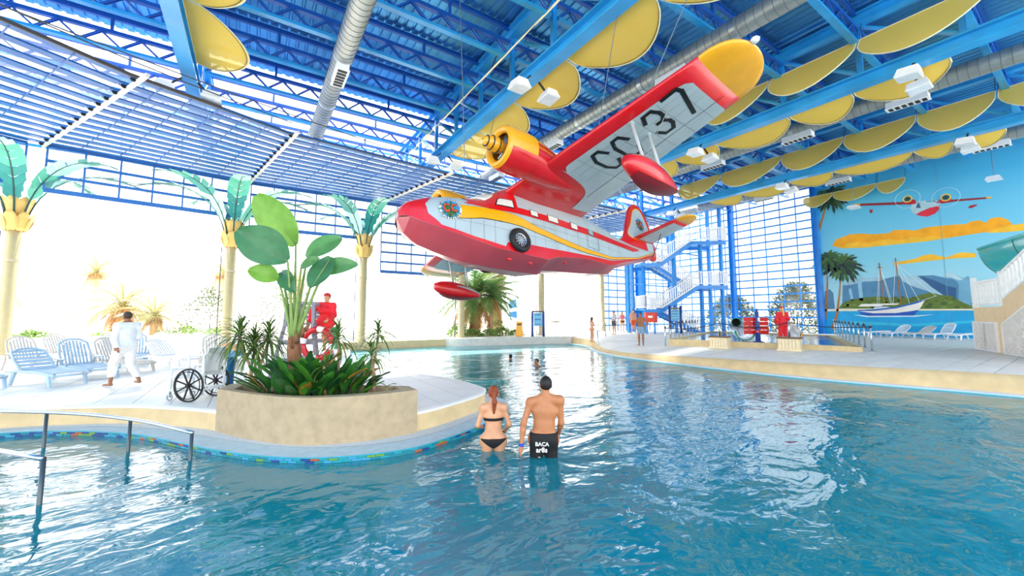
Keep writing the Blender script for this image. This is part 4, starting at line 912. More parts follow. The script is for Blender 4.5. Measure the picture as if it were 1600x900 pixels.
FIN = [(p.x, p.y) for p in catmull([(-8.6,1.06,0),(-9.2,1.25,0),(-9.6,1.75,0),(-9.95,2.5,0),(-10.35,3.08,0),(-10.78,3.24,0),(-11.12,3.08,0),(-11.38,2.6,0),(-11.5,1.9,0),(-11.52,1.2,0),(-11.42,.78,0),(-11.1,.72,0),(-9.9,.9,0)], 5, True)]
bevel(fin_plate(FIN, -.06, .12, 'fin', mRED), .04)
cx_, cz_ = -10.62, 1.95
FINY = [(p.x, p.y) for p in catmull([(-9.72,1.5,0),(-10.05,2.2,0),(-10.4,2.85,0),(-10.78,3.05,0),(-11.05,2.88,0),(-11.28,2.3,0),(-11.36,1.55,0)], 5, True)]
FINS = [(cx_ + (a-cx_)*.95, cz_ + (b-cz_)*.95) for a, b in FINY]
for sg in (1, -1):
    fin_plate(FINY, sg*.062, sg*.004, 'fin_line', mYEL); fin_plate(FINS, sg*.067, sg*.004, 'fin_panel', mSILV)
    RUD = [(-10.95,.78),(-11.25,.82),(-11.36,1.1),(-11.4,1.48),(-10.9,1.48)]
    fin_plate(RUD, sg*.062, sg*.006, 'rudder_panel', mSILV)
# round palm emblem on nose and fin
mGRN = mat('emblem_green', '#2f6b2c', .5); mEBL = mat('emblem_blue', '#3d86b8', .5); mEOR = mat('emblem_orange', '#e2482a', .5); mEWH = mat('emblem_ring', '#d7dde0', .5)
def emblem(fn, r, bars=True):
    """fn(u, v, lift) maps emblem plane coordinates to the surface"""
    def poly(pts, lift, nm, m):
        c = (sum(p[0] for p in pts)/len(pts), sum(p[1] for p in pts)/len(pts)); vs = [fn(*c, lift)] + [fn(*p, lift) for p in pts]; n = len(pts)
        MB().add(vs, [(0, 1+i, 1+(i+1) % n) for i in range(n)]).build(nm, m, plane)
    circ = lambda R: [(R*math.cos(a*PI/14), R*math.sin(a*PI/14)) for a in range(28)]
    poly(circ(r*1.1), .003, 'emblem_ring', mEWH)
    for k in range(26):
        a = 2*PI*k/26
        if -.35 < math.sin(a) < .1: continue
        q = lambda R, b: (R*math.cos(b), R*math.sin(b)); poly([q(r*.96, a-.06), q(r*1.07, a-.06), q(r*1.07, a+.06), q(r*.96, a+.06)], .006, 'emblem_letter', mBLK)
    poly(circ(r*.9), .006, 'emblem_disc', mEBL)
    for k in range(11):
        a = R_(20 + 32*k) if k else R_(85); L_ = r*(1.25 if math.sin(a) > -.3 else 1.0); w = .16*r; e = Vector((math.cos(a), math.sin(a)*.9 - .15)); nn = Vector((-e.y, e.x))
        poly([tuple(e*.05*r), tuple(e*L_*.45 + nn*w), tuple(e*L_), tuple(e*L_*.45 - nn*w)], .009, 'emblem_leaf', mGRN)
    poly([(-.05*r,0),(.07*r,0),(-.02*r,-.9*r),(-.2*r,-.9*r)], .0105, 'emblem_trunk', mat('emblem_brown', '#3c2f24', .6))
    for s in (-1, 1):
        for col, wd, lf in ((mBLK, .2, .012), (mEOR, .14, .014)):
            A_ = [s*.36*r + .3*r*math.cos(R_(45 + 270*i/12)) for i in range(13)]; B_ = [.02*r + .34*r*math.sin(R_(45 + 270*i/12)) for i in range(13)]; vs = []
            for i in range(13):
                an = R_(45 + 270*i/12); e = Vector((math.cos(an), math.sin(an)))
                vs += [fn(A_[i] - e.x*wd*r*.5, B_[i] - e.y*wd*r*.5, lf), fn(A_[i] + e.x*wd*r*.5, B_[i] + e.y*wd*r*.5, lf)]
            MB().add(vs, [(2*i, 2*i+1, 2*i+3, 2*i+2) for i in range(12)]).build('emblem_letter', col, plane)
def on_nose(sg):
    def f(u, v, l):
        d = 1.08 + u*(1 if sg > 0 else -1); p = sk(d, -.14 + v + .12*(d-1.08), .012 + l); return (p.x, p.y*sg, p.z)
    return f
def on_fin(sg): return lambda u, v, l: (-10.72 + u*(-1 if sg > 0 else 1), sg*(.072 + l), 2.25 + v)
for sg in (1, -1): emblem(on_nose(sg), .27); emblem(on_fin(sg), .32)
# suspension cables
mWIRE = mat('suspension_wire', '#7e8a90', .4, metal=.6)
for i, (a, top) in enumerate((((-4.0, 3.1, 1.25), (7.9, 6.9, 10.2)), ((-3.7, 4.9, 1.4), (9.0, 4.51, 11.7)), ((-2.0, 0, .68), (4.6, 9.9, 12.2)), ((-10.8, 0, 3.2), (14.6, 11.89, 11.7)), ((-4.0, -3.2, 1.25), (7.9, 13.4, 10.2)))):
    c = MB().tube([PW(a), Vector(top)], .012, 5).build('suspension_cable', mWIRE)
    tag(c, ['steel cable holding the raised seaplane wing near its engine', 'steel cable holding the raised seaplane wing near its float', 'steel cable holding the seaplane nose', 'steel cable holding the seaplane tail fin', 'steel cable holding the lowered seaplane wing'][i], 'cable')
# ---------------------------------------------------------------- people: bodies grown from joints as one continuous surface
def surface_nets(D, o, h):
    S = D < 0; nx, ny, nz = D.shape
    cnt = np.zeros((nx-1, ny-1, nz-1), np.int16)
    for i in (0, 1):
        for j in (0, 1):
            for k in (0, 1): cnt += S[i:nx-1+i, j:ny-1+j, k:nz-1+k]
    act = (cnt > 0) & (cnt < 8); idx = -np.ones(act.shape, np.int64); A = np.argwhere(act); idx[act] = np.arange(len(A))
    acc = np.zeros((len(A), 3)); num = np.zeros(len(A))
    C8 = [(i, j, k) for i in (0,1) for j in (0,1) for k in (0,1)]
    for a in C8:
        for ax in range(3):
            if a[ax]: continue
            b = list(a); b[ax] = 1
            va = D[A[:,0]+a[0], A[:,1]+a[1], A[:,2]+a[2]]; vb = D[A[:,0]+b[0], A[:,1]+b[1], A[:,2]+b[2]]
            m = (va < 0) != (vb < 0); t = np.where(m, va/np.where(m, va-vb, 1), 0)
            p = np.array(a, float)[None] + np.zeros((len(A), 3)); p[:, ax] += t; acc[m] += p[m]; num[m] += 1
    V = (A + acc/num[:, None])*h + o; F = []
    for ax in range(3):
        u, v = [(1,2),(2,0),(0,1)][ax]; sl0 = [slice(None)]*3; sl1 = [slice(None)]*3; sl0[ax] = slice(0, -1); sl1[ax] = slice(1, None)
        s0, s1 = S[tuple(sl0)], S[tuple(sl1)]; E = np.argwhere(s0 != s1)
        E = E[(E[:, u] > 0) & (E[:, v] > 0) & (E[:, u] < D.shape[u]-1) & (E[:, v] < D.shape[v]-1)]
        if not len(E): continue
        q = []
        for du, dv in ((-1,-1),(0,-1),(0,0),(-1,0)):
            e = E.copy(); e[:, u] += du; e[:, v] += dv; q.append(idx[e[:,0], e[:,1], e[:,2]])
        q = np.stack(q, 1); fl = s0[E[:,0], E[:,1], E[:,2]]; q[~fl] = q[~fl][:, ::-1]; F.append(q)
    return V, np.concatenate(F)
class Body:
    def __init__(s): s.pr = []
    def cap(s, a, b, ra, rb=None, k=.03, sc=None): s.pr.append((np.array(a, float), np.array(b, float), ra, ra if rb is None else rb, k, sc)); return s
    def ell(s, c, r, k=.02): s.pr.append((np.array(c, float), None, np.array(r, float), 0, k, None)); return s
    def grid(s, h, pad=.03):
        lo = np.min([np.minimum(p[0], p[0] if p[1] is None else p[1]) - np.max(p[2]) - np.max(p[3]) - pad for p in s.pr], 0); hi = np.max([np.maximum(p[0], p[0] if p[1] is None else p[1]) + np.max(p[2]) + np.max(p[3]) + pad for p in s.pr], 0)
        n = np.ceil((hi-lo)/h).astype(int) + 2; return lo, n
    def field(s, lo, n, h):
        D = np.full(n, .3, np.float32); ax = [lo[i] + h*np.arange(n[i]) for i in range(3)]
        for a, b, ra, rb, k, sc in s.pr:
            e = a if b is None else b; R = max(np.max(ra), np.max(rb))*1.4 + .07
            sl = []
            for i in range(3):
                i0 = max(0, int((min(a[i], e[i])-R-lo[i])/h)); i1 = min(n[i], int((max(a[i], e[i])+R-lo[i])/h)+2); sl.append(slice(i0, i1))
            P = np.stack(np.meshgrid(*[ax[i][sl[i]] for i in range(3)], indexing='ij'), -1)
            if b is None:
                q = (P-a)/ra; d = (np.sqrt((q*q).sum(-1)) - 1)*np.min(ra)
            else:
                ab = b-a; w = np.ones(3) if sc is None else np.array(sc)
                t = np.clip(((P-a)@ab)/max(1e-9, ab@ab), 0, 1); q = (P - a - t[..., None]*ab)/w; d = np.sqrt((q*q).sum(-1)) - (ra + (rb-ra)*t)
            cur = D[tuple(sl)]; hh = np.clip(.5 + .5*(cur-d)/k, 0, 1); D[tuple(sl)] = cur*(1-hh) + d*hh - k*hh*(1-hh)
        return D, ax
def mesh_field(D, lo, h, name, m, parent):
    V, F = surface_nets(D, lo, h); me = bpy.data.meshes.new(name); me.from_pydata(V.tolist(), [], F.tolist()); me.update()
    me.polygons.foreach_set('use_smooth', [True]*len(me.polygons)); return place(me, name, m, parent)
mSKIN = mat('tanned_skin', '#b9794e', .5, noise=.06, scale=12); mSKIN2 = mat('fair_skin', '#d79d76', .5, noise=.06, scale=12); mSKIN3 = mat('brown_skin', '#9a6442', .5, noise=.06, scale=12)
mEYE = mat('dark_eye', '#1c1512', .2); mLIP = mat('lip', '#a5584c', .5)
def person(label, loc, rz, H=1.75, fem=False, pose=None, skin=None, hair=('#2a1f18', 'short'), wear=(), h=.014, group=None, lean=0.0, head_turn=0.0, head_tilt=0.0):
    """pose gives joint positions (local, facing +y, metres for H = 1.75); wear = (name, colour, z0, z1, inflate, what)"""
    s = H/1.75; J = dict(pel=(0,0,.97), waist=(0,.0,1.10), chest=(0,.01,1.30), neck=(0,-.005,1.475), head=(0,.025,1.62))
    for sd, q in (('l', -1), ('r', 1)):
        J.update({sd+'hip': (q*.095,0,.92), sd+'kn': (q*.105,.02,.50), sd+'an': (q*.11,-.02,.09), sd+'sh': (q*(.165 if fem else .19),-.01,1.425), sd+'el': (q*.25,-.02,1.14), sd+'wr': (q*.27,.06,.90)})
    J.update(pose or {}); J = {k: np.array(v, float)*s for k, v in J.items()}
    if lean:
        for k in ('waist','chest','neck','head','lsh','rsh'): J[k] = J[k] + np.array([lean*(J[k][2]-J['pel'][2]), 0, 0])
    t = thing('person', label, 'person', loc, rz, group); b = Body(); S = s
    wd = .86 if fem else 1.0
    b.cap(J['lhip'], J['rhip'], .118*S*(1.04 if fem else 1), k=.04, sc=(1,.95,1)).cap(J['pel'], J['waist'], .125*S*wd*(1.02 if fem else 1), .112*S*wd, .06, (1.15,.85,1)).cap(J['waist'], J['chest'], .112*S*wd, .135*S*wd, .06, (1.18,.83,1)).cap(J['chest'], J['chest']*.45+J['neck']*.55, .132*S*wd, .08*S, .06, (1.3,.8,1))
    b.cap(J['lsh'], J['rsh'], .05*S, k=.05)
    for sd in 'lr': b.cap(J['neck']*.9 + J['head']*.1, J[sd+'sh'] + np.array([0,-.01,-.01])*S, .05*S*wd, .052*S*wd, .05)
    b.cap(J['neck'] - np.array([0,0,.05])*S, J['head'] - np.array([0,.02,.03])*S, .056*S*wd, .05*S*wd, .03)
    c, s1 = math.cos(head_turn), math.sin(head_turn); ct, st = math.cos(head_tilt), math.sin(head_tilt)
    def HD(x, y, z):                                     # head frame: turned and tilted back
        y, z = y*ct - z*st, y*st + z*ct; return J['head'] + S*np.array([c*x - s1*y, s1*x + c*y, z])
    b.ell(HD(0,0,.025), np.array([.074,.09,.098])*S, .02).cap(HD(0,.03,-.05), HD(0,.05,-.085), .05*S, .032*S, .03)
    b.cap(HD(0,.088,.01), HD(0,.107,-.022), .009*S, .014*S, .012)                                     # nose
    for q in (-1, 1): b.ell(HD(q*.077,-.01,-.005), np.array([.014,.022,.032])*S, .006)                 # ears
    if fem and 'bust' not in (pose or {}):
        for q in (-1, 1): b.ell(J['chest'] + np.array([q*.075,.085,-.01])*S, np.array([.062,.055,.06])*S, .03)
    for sd, q in (('l', -1), ('r', 1)):
        hp, kn, an = J[sd+'hip'], J[sd+'kn'], J[sd+'an']
        b.cap(hp, kn, .092*S, .056*S, .05).cap(kn, kn*.72+an*.28 + np.array([0,-.012,0])*S, .055*S, .056*S, .03).cap(kn*.72+an*.28 + np.array([0,-.012,0])*S, an, .056*S, .036*S, .03)
        tw = np.array([q*.03, .15, 0]); ft = J.get(sd+'toe', an + np.array([tw[0], tw[1], -.062*1.0])*S)
        b.cap(an + np.array([0,-.02,-.055])*S, ft, .036*S, .026*S, .03, (1.15,1,.85))
        for k in range(5): b.cap(ft + np.array([(-.03+.015*k)*(-q), -.01, -.006])*S, ft + np.array([(-.03+.015*k)*(-q), .035-.006*k, -.012])*S, .011*S, .009*S, .006)
        sh, el, wr = J[sd+'sh'], J[sd+'el'], J[sd+'wr']
        b.cap(sh, el, .05*S*wd, .039*S*wd, .04).cap(el, el*.65+wr*.35, .04*S*wd, .038*S*wd, .03).cap(el*.65+wr*.35, wr, .038*S*wd, .026*S*wd, .03)
        fd = wr-el; fd = fd/np.linalg.norm(fd); fd = J.get(sd+'hd', fd); fd = np.array(fd, float)/np.linalg.norm(fd)
        sdv = np.cross(fd, [q, .25, 0]); sdv = np.cross(fd, sdv); sdv = np.cross(fd, np.array([0,1,.2])) if np.linalg.norm(sdv) < .1 else sdv
        fwv = np.array([0,1,.0]) - fd*fd[1]; fwv = fwv/np.linalg.norm(fwv) if np.linalg.norm(fwv) > .05 else np.array([1,0,0]); nv = np.cross(fd, fwv)*q*-1
        pm = wr + fd*.05*S; b.cap(wr, pm + fd*.03*S, .026*S, .03*S, .02, (1,1,1))
        for k, ln in enumerate((.075,.085,.08,.062)):
            r0 = wr + fd*.09*S + fwv*(.030-.020*k)*S; m1 = r0 + (fd*.55 + nv*.08)*ln*S; b.cap(r0, m1, .0105*S, .0095*S, .006).cap(m1, m1 + (fd*.42 + nv*.28)*ln*S, .0095*S, .0075*S, .004)
        th = wr + fd*.03*S + fwv*.025*S; b.cap(th, th + (fd*.5 + fwv*.75)*.045*S, .014*S, .012*S, .008).cap(th + (fd*.5 + fwv*.75)*.045*S, th + (fd*.9 + fwv*.9)*.062*S, .012*S, .009*S, .004)
    lo, n = b.grid(h); D, ax = b.field(lo, n, h); Z = ax[2][None, None, :]; Y = ax[1][None, :, None]; X = ax[0][:, None, None]
    mesh_field(D, lo, h, 'body', skin or mSKIN, t)
    for nm, colr, z0, z1, inf, what in wear:
        B2 = D - inf*S
        if what == 'slab': R = np.maximum(z0*S - Z, Z - z1*S) + 0*X + 0*Y
        elif what == 'torso': R = np.maximum(np.maximum(z0*S - Z, Z - z1*S) + 0*X + 0*Y, np.abs(X) - .19*S)
        elif what == 'sleeves':
            R = np.maximum(z0*S - Z, Z - z1*S) + 0*X + 0*Y
            Dh = Body(); 
            for sd in 'lr': Dh.cap(J[sd+'sh'], J[sd+'el'], .09*S, .08*S, .001).cap(J[sd+'el'], J[sd+'wr'], .08*S, .07*S, .001)
            Dh.cap(J['pel'], J['neck'], .3*S, .2*S, .001); Da, _ = Dh.field(lo, n, h); R = np.maximum(R, Da)
        elif what == 'brief': R = np.maximum(np.maximum(z0*S + np.abs(X)*.75 - Z, Z - z1*S), np.abs(X) - .2*S) + 0*Y
        elif what == 'band': R = np.maximum(np.maximum(z0*S - Z, Z - z1*S), np.abs(X) - .155*S) + 0*Y
        mm = colr if not isinstance(colr, str) else mat('cloth_' + colr, colr, .75, noise=.08, scale=14)
        mesh_field(np.maximum(B2, R).astype(np.float32), lo, h, nm, mm, t)
    # hair
    hc, style = hair; mh = mat('hair_' + hc, hc, .6, noise=.2, scale=30, stretch=(1,1,.2)); hb = Body(); hb.ell(HD(0,-.012,.04), np.array([.084,.1,.1])*S, .01)
    if style == 'long': hb.cap(HD(0,-.06,.02), HD(0,-.07,-.16), .07*S, .055*S, .03).cap(HD(-.05,-.03,0), HD(-.06,-.04,-.14), .04*S, .03*S, .03).cap(HD(.05,-.03,0), HD(.06,-.04,-.14), .04*S, .03*S, .03)
    if style == 'pony': hb.ell(HD(0,-.095,.06), np.array([.03,.03,.03])*S, .01).cap(HD(0,-.11,.05), HD(.01,-.15,-.08), .03*S, .038*S, .02).cap(HD(.01,-.15,-.08), HD(.0,-.125,-.33), .038*S, .012*S, .02)
    l2, n2 = hb.grid(h*.8); D2, a2 = hb.field(l2, n2, h*.8)
    P = [a2[0][:, None, None], a2[1][None, :, None], a2[2][None, None, :]]; rel = [(P[i] - J['head'][i])/S for i in range(3)]
    fy_ = -s1*rel[0] + c*rel[1] + 0*rel[2]; fz_ = rel[2] + 0*rel[0] + 0*rel[1]
    face = np.maximum(fy_ - .045, .07 - fz_ - .0) if False else np.minimum(np.maximum(fy_ - .02, -1), np.maximum(-(fz_ - .075), fy_ - .11))
    low_ = -(fz_ + (.06 if style == 'short' else .5)); mesh_field(np.maximum(np.maximum(D2, face*S), low_*S).astype(np.float32), l2, h*.8, 'hair', mh, t)
    for q in (-1, 1): MB().ell(HD(q*.03, .084, .012), np.array([.012,.008,.007])*S, 8, 5).build('eye', mEYE, t, smooth=True)
    MB().ell(HD(0, .094, -.055), np.array([.024,.008,.007])*S, 8, 5).build('mouth', mLIP, t, smooth=True)
    t['_S'] = S; return t, J, HD
AWAY = R_(-33)
# couple standing in the water, seen from behind
pw, JW, HW = person('woman in a black bikini with long auburn ponytail standing waist-deep', (3.18, 5.41, -.75), AWAY + R_(6), 1.71, True,
    dict(lel=(-.25,-.03,1.16), lwr=(-.20,.2,1.08), rel=(.25,-.03,1.16), rwr=(.22,.17,1.04), waist=(.0,0,1.10)), mSKIN2, ('#8a3f1c', 'pony'),
    (('bikini_top', '#0e0f12', 1.225, 1.275, .008, 'band'), ('bikini_bottom', '#0e0f12', .80, .97, .008, 'brief')), h=.0115, head_tilt=.12)
MB().tube([(.155,.0,.885),(.185,-.02,.87),(.2,-.02,.84)], .008, 5).tube([(.155,.0,.885),(.19,-.01,.895),(.21,-.02,.88)], .008, 5).build('bikini_tie', mat('cloth_#0e0f12', '#0e0f12', .7), pw)
pm_, JM, HM = person('man in black printed swim shorts with blue wristband standing waist-deep', (3.66, 4.77, -.75), AWAY + R_(-2), 1.9, False,
    dict(lel=(-.27,-.06,1.14), lwr=(-.30,-.10,.87), rel=(.24,.02,1.13), rwr=(.22,.2,.95), lsh=(-.2,-.01,1.41), rsh=(.2,-.01,1.44)), mSKIN, ('#14110f', 'short'),
    (('swim_shorts', '#111215', .60, 1.015, .014, 'torso'),), h=.0115, lean=.05, head_turn=.15, head_tilt=.22)
s_ = 1.9/1.75
wr = Vector(JM['lwr']); el = Vector(JM['lel']); dv = (wr-el).normalized(); bnd = MB().tube([wr - dv*.02, wr + dv*.025], .036, 12).build('wristband', mat('royal_blue_band', '#1c3fb0', .5), pm_)
mPRN = mat('white_print', '#e9e9e4', .7)
for k, (tx, sz, x, z) in enumerate((('BACA', .075, -.03, .965), ('ar8s', .095, -.035, .885), ('...', .05, -.07, .80))):
    me = text_mesh(tx, sz, .012, 'shorts_print', True); o = place(me, 'shorts_print', mPRN, pm_, loc=(x, -.148, z), rot=(PI/2, 0, 0))
# bathers further out
for i, (x, y, lab, a) in enumerate(((10.32, 15.96, 'distant swimmer with dark hair and head above water below the date palm', .6), (9.79, 13.17, 'swimmer with wet dark hair up to the shoulders in mid pool', 2.2))):
    person(lab, (x, y, -1.43 if i else -1.5), AWAY + a, 1.72, False, dict(lwr=(-.3,.35,1.25), rwr=(.3,.35,1.25), lel=(-.33,.1,1.24), rel=(.33,.1,1.24)), mSKIN3, ('#1b1512', 'short'), (('swim_shorts', '#23344f', .7, 1.0, .012, 'torso'),), h=.016)
# people on the far deck
person('man in pale blue trunks with one hand on hip on the far deck', (18.3, 14.85, zr(18.3, 14.85)), AWAY + R_(150), 1.84, False, dict(lel=(-.36,-.12,1.18), lwr=(-.18,-.02,1.02), rel=(.27,0,1.14), rwr=(.25,.1,.92)), mSKIN3, ('#14110f', 'short'), (('swim_trunks', '#7f9fb4', .62, 1.0, .018, 'torso'),), h=.015)
person('man in orange swim trunks standing before the stair tower', (24.9, 20.9, .66), AWAY + R_(190), 1.86, False, dict(lan=(-.13,.1,.09), ran=(.13,-.08,.09), lel=(-.27,-.05,1.15), lwr=(-.25,.05,.92)), mSKIN2, ('#2b1d15', 'short'), (('swim_trunks', '#f0602a', .56, .99, .02, 'torso'),), h=.016)
person('woman in a pink bikini top and dark briefs beside the tower post', (25.0, 22.1, .66), AWAY + R_(175), 1.7, True, dict(lel=(-.34,-.04,1.2), lwr=(-.18,.08,1.06), rel=(.34,-.04,1.2), rwr=(.18,.08,1.06)), mSKIN2, ('#5a3620', 'long'), (('bikini_top', '#ef5f86', 1.2, 1.36, .01, 'torso'), ('bikini_bottom', '#2b2630', .82, .98, .008, 'brief')), h=.016)
person('person in dark grey shorts with pale top at the deck edge', (22.1, 20.3, .66), AWAY + R_(115), 1.72, True, dict(lel=(-.22,.0,1.16), lwr=(-.18,.22,1.1), rel=(.22,.02,1.16), rwr=(.15,.24,1.12)), mSKIN2, ('#3c1f2a', 'short'), (('top', '#c9d3de', 1.05, 1.42, .012, 'torso'), ('shorts', '#3f4c55', .66, 1.03, .02, 'torso')), h=.016)
person('slim woman with long brown hair in coral swimwear wading at the steps', (18.4, 18.8, zr(18.4, 18.8)), AWAY + R_(-70), 1.62, True, dict(rwr=(.2,.25,1.2), rel=(.22,.02,1.18), lwr=(-.2,.25,1.15), lel=(-.22,.02,1.17)), mSKIN2, ('#5b3b24', 'long'), (('swim_brief', '#f08a74', .8, 1.0, .012, 'torso'), ('bikini_top', '#f3b5a4', 1.22, 1.36, .01, 'torso')), h=.015)
# lifeguard by the slide pool
RED = '#d41d2c'
pl, JL, HL = person('lifeguard in red tracksuit and red cap with long blond ponytail facing the slide pool', (19.75, 8.3, .80), AWAY + R_(-12), 1.64, True, dict(lel=(-.27,0,1.15), lwr=(-.22,.14,.98), rel=(.27,0,1.15), rwr=(.22,.14,.98)), mSKIN2, ('#d7b06a', 'pony'), (('sweatshirt', RED, .93, 1.505, .03, 'sleeves'), ('trousers', RED, .36, .96, .028, 'torso')), h=.014)
Sg = 1.64/1.75
capb = Body().ell(HL(0,-.005,.06), np.array([.094,.108,.09])*Sg); l3, n3 = capb.grid(.011); D3, a3 = capb.field(l3, n3, .011); zz = a3[2][None, None, :] - HL(0,0,.055)[2]
mesh_field(np.maximum(D3, -zz + 0*D3).astype(np.float32), l3, .011, 'cap', mat('cloth_' + RED, RED, .75), pl)
for k in range(3): MB().ell(HL(.005*k, -.155-.005*k, -.05-.1*k), np.array([.04,.03,.075])*Sg, 8, 6).build('ponytail_lock', MATS['hair_#d7b06a'], pl, smooth=True)
# lifeguard perched on the tall chair
pg, JG, HG = person('lifeguard in red sweatshirt and cap half seated on the tall grey chair', (1.6, 11.42, .93), AWAY + R_(178), 1.7, True, dict(lhip=(-.1,0,.95), rhip=(.1,0,.95), lkn=(-.12,.3,.72), lan=(-.12,.22,.32), rkn=(.14,.26,.66), ran=(.16,.2,.26), rel=(.42,-.1,1.28), rwr=(.45,-.06,1.02), lel=(-.26,.05,1.16), lwr=(-.24,.3,1.05)), mSKIN2, ('#5a2f1c', 'short'), (('sweatshirt', '#e8202c', .86, 1.505, .035, 'sleeves'), ('shorts', '#e8202c', .7, .98, .03, 'torso')), h=.014, lean=-.06)
capb = Body().ell(HG(0,-.005,.06), np.array([.094,.108,.09])*1.7/1.75); l3, n3 = capb.grid(.011); D3, a3 = capb.field(l3, n3, .011); zz = a3[2][None, None, :] - HG(0,0,.05)[2]
mesh_field(np.maximum(D3, -zz + 0*D3).astype(np.float32), l3, .011, 'cap', mat('cloth_#c5322c', '#c5322c', .75), pg)
# walker among the loungers
person('walker in pale shirt and white trousers crossing between the sun loungers', (-2.45, 12.75, .42), AWAY + R_(75), 1.72, False, dict(lkn=(-.1,.2,.52), lan=(-.1,.24,.10), rkn=(.1,-.05,.5), ran=(.1,-.36,.16), lwr=(-.25,-.12,.95), rwr=(.25,.25,.98)), mSKIN3, ('#3a2a20', 'short'), (('shirt', '#e9eef2', .92, 1.50, .025, 'sleeves'), ('trousers', '#eceae6', .22, .96, .03, 'torso')), h=.015)
# ---------------------------------------------------------------- sun loungers
mPLW = mat('white_plastic', '#eceff2', .4, noise=.03); mPLB = mat('pale_blue_plastic', '#a9c6da', .4, noise=.04); mPLG = mat('weathered_plastic', '#d6cfc6', .5, noise=.06)
def lounger(m, back=55, slats='v', label='', group=None, loc=(0,0,0), rz=0.0):
    """moulded plastic lounger, foot towards +x"""
    t = thing('sun_lounger', label, 'sun lounger', loc, rz, group); W2 = .32
    f = MB()
    for s in (-1, 1):
        f.tube([(-.62, s*W2, .30), (-.2, s*W2, .32), (.5, s*W2, .31), (1.0, s*W2, .27), (1.06, s*W2*.9, .25)], .028, 7)
    f.tube([(1.06, -W2*.9, .25), (1.09, 0, .25), (1.06, W2*.9, .25)], .028, 7).tube([(-.62, -W2, .30), (-.62, W2, .30)], .025, 7)
    f.build('frame', m, t, smooth=True)
    for x, dx in ((.88, .1), (-.3, -.12)):
        for s in (-1, 1): MB().add([(x-.05, s*W2-.022, .3), (x+.05, s*W2-.022, .3), (x+.05, s*W2+.022, .3), (x-.05, s*W2+.022, .3), (x+dx-.03, s*W2-.02, 0), (x+dx+.03, s*W2-.02, 0), (x+dx+.03, s*W2+.02, 0), (x+dx-.03, s*W2+.02, 0)], [(3,2,1,0),(4,5,6,7),(0,1,5,4),(1,2,6,5),(2,3,7,6),(3,0,4,7)]).build('leg', m, t)
    sm = MB().box((0,0,0), (.06, .58, .022)).mesh('seat_slat')
    for k in range(13): place(sm, 'seat_slat', m, t, loc=(-.08 + .086*k, 0, .325 - .03*(k/12)**2))
    a = R_(back); ux, uz = -math.cos(a), math.sin(a); O_ = Vector((-.12, 0, .33))
    def B(u, y, o=0.0): return O_ + Vector((ux*u + uz*o, y, uz*u - ux*o))
    bk = MB().tube([B(0, -.29), B(.35, -.31), B(.62, -.28), B(.72, -.14), B(.74, 0), B(.72, .14), B(.62, .28), B(.35, .31), B(0, .29)], .028, 7).build('backrest', m, t, smooth=True)
    if slats == 'v':
        for k in range(7): y = -.21 + .07*k; MB().beam(B(.03, y), B(.70 - .12*(y/.21)**2, y), .042, .018, up=(uz, 0, -ux)).build('slat', m, bk)
    else:
        for k in range(6): MB().beam(B(.06 + .115*k, -.28), B(.06 + .115*k, .28), .07, .018, up=(uz, 0, -ux)).build('slat', m, bk)
    MB().beam(B(.02, -.28), B(.02, .28), .05, .03).build('hinge_bar', m, bk)
    for s in (-1, 1): MB().tube([(-.2, s*.36, .32), (-.16, s*.37, .5), (.18, s*.37, .5), (.2, s*.36, .32)], .02, 6).build('armrest', m, t, smooth=True) if slats == 'v' and back > 50 else None
    return t
AL = R_(-48)
LL = [((-4.2,14.34), mPLB, 42, 'h', 'pale blue sun lounger with low ribbed backrest at the terrace end', 0), ((-3.8,15.3), mPLB, 64, 'v', 'pale blue sun lounger with tall upright slatted backrest', -3), ((-3.3,16.2), mPLG, 60, 'v', 'weathered white sun lounger with raised slatted backrest beside the walker', 4), ((-3.3,18.3), mPLB, 70, 'v', 'pale blue sun lounger with nearly vertical back behind the walker', -30), ((-2.25,17.1), mPLW, 42, 'v', 'white sun lounger with half reclined back behind the wheelchair', 0), ((-.9,15.7), mPLG, 68, 'v', 'weathered sun lounger with upright back seen over the wheelchair', -25),
      ((-5.5,14.4), mPLB, 20, 'h', 'pale blue sun lounger lying nearly flat by the terrace end column', 0), ((-5.7,18.3), mPLG, 62, 'v', 'weathered sun lounger behind the low blue lounger', 0), ((-5.6,20.6), mPLG, 60, 'v', 'weathered sun lounger behind the tall blue lounger', 5), ((-3.9,19.7), mPLW, 55, 'v', 'white sun lounger in the back row behind the weathered lounger', 0), ((-4.6,22.6), mPLG, 58, 'v', 'weathered sun lounger in the back row beyond the walker', 10), ((-2.9,22.3), mPLW, 50, 'h', 'white ribbed sun lounger in the back row near the column', 0), ((-1.5,21.3), mPLW, 48, 'h', 'white ribbed sun lounger in the back row beside the column foot', 8), ((-7.4,17.6), mPLW, 55, 'v', 'white sun lounger in the back row near the terrace end column', 0)]
for (x, y), m, bk, sl, lab, da in LL: lounger(m, bk, sl, lab, 'loungers on the open terrace', (x, y, .42), AL + R_(da))
for (x, y), m, bk, sl, lab, da in [((34.6,9.0), mPLW, 3, 'h', 'flat white sun lounger under the painted boat stern', 0), ((34.7,7.95), mPLW, 38, 'v', 'white slatted sun lounger half raised under the painted boat', 4), ((34.6,6.85), mPLG, 34, 'v', 'greyish sun lounger reclined under the painted boat bow', 0), ((34.7,5.95), mPLW, 55, 'h', 'white sun lounger with raised ribbed back by the mural', -3), ((34.6,4.95), mPLW, 3, 'h', 'flat white sun lounger beside the cream stair base', 0)]:
    lounger(m, bk, sl, lab, 'loungers along the mural wall', (x, y, zr(x, y)), R_(152) + R_(da))

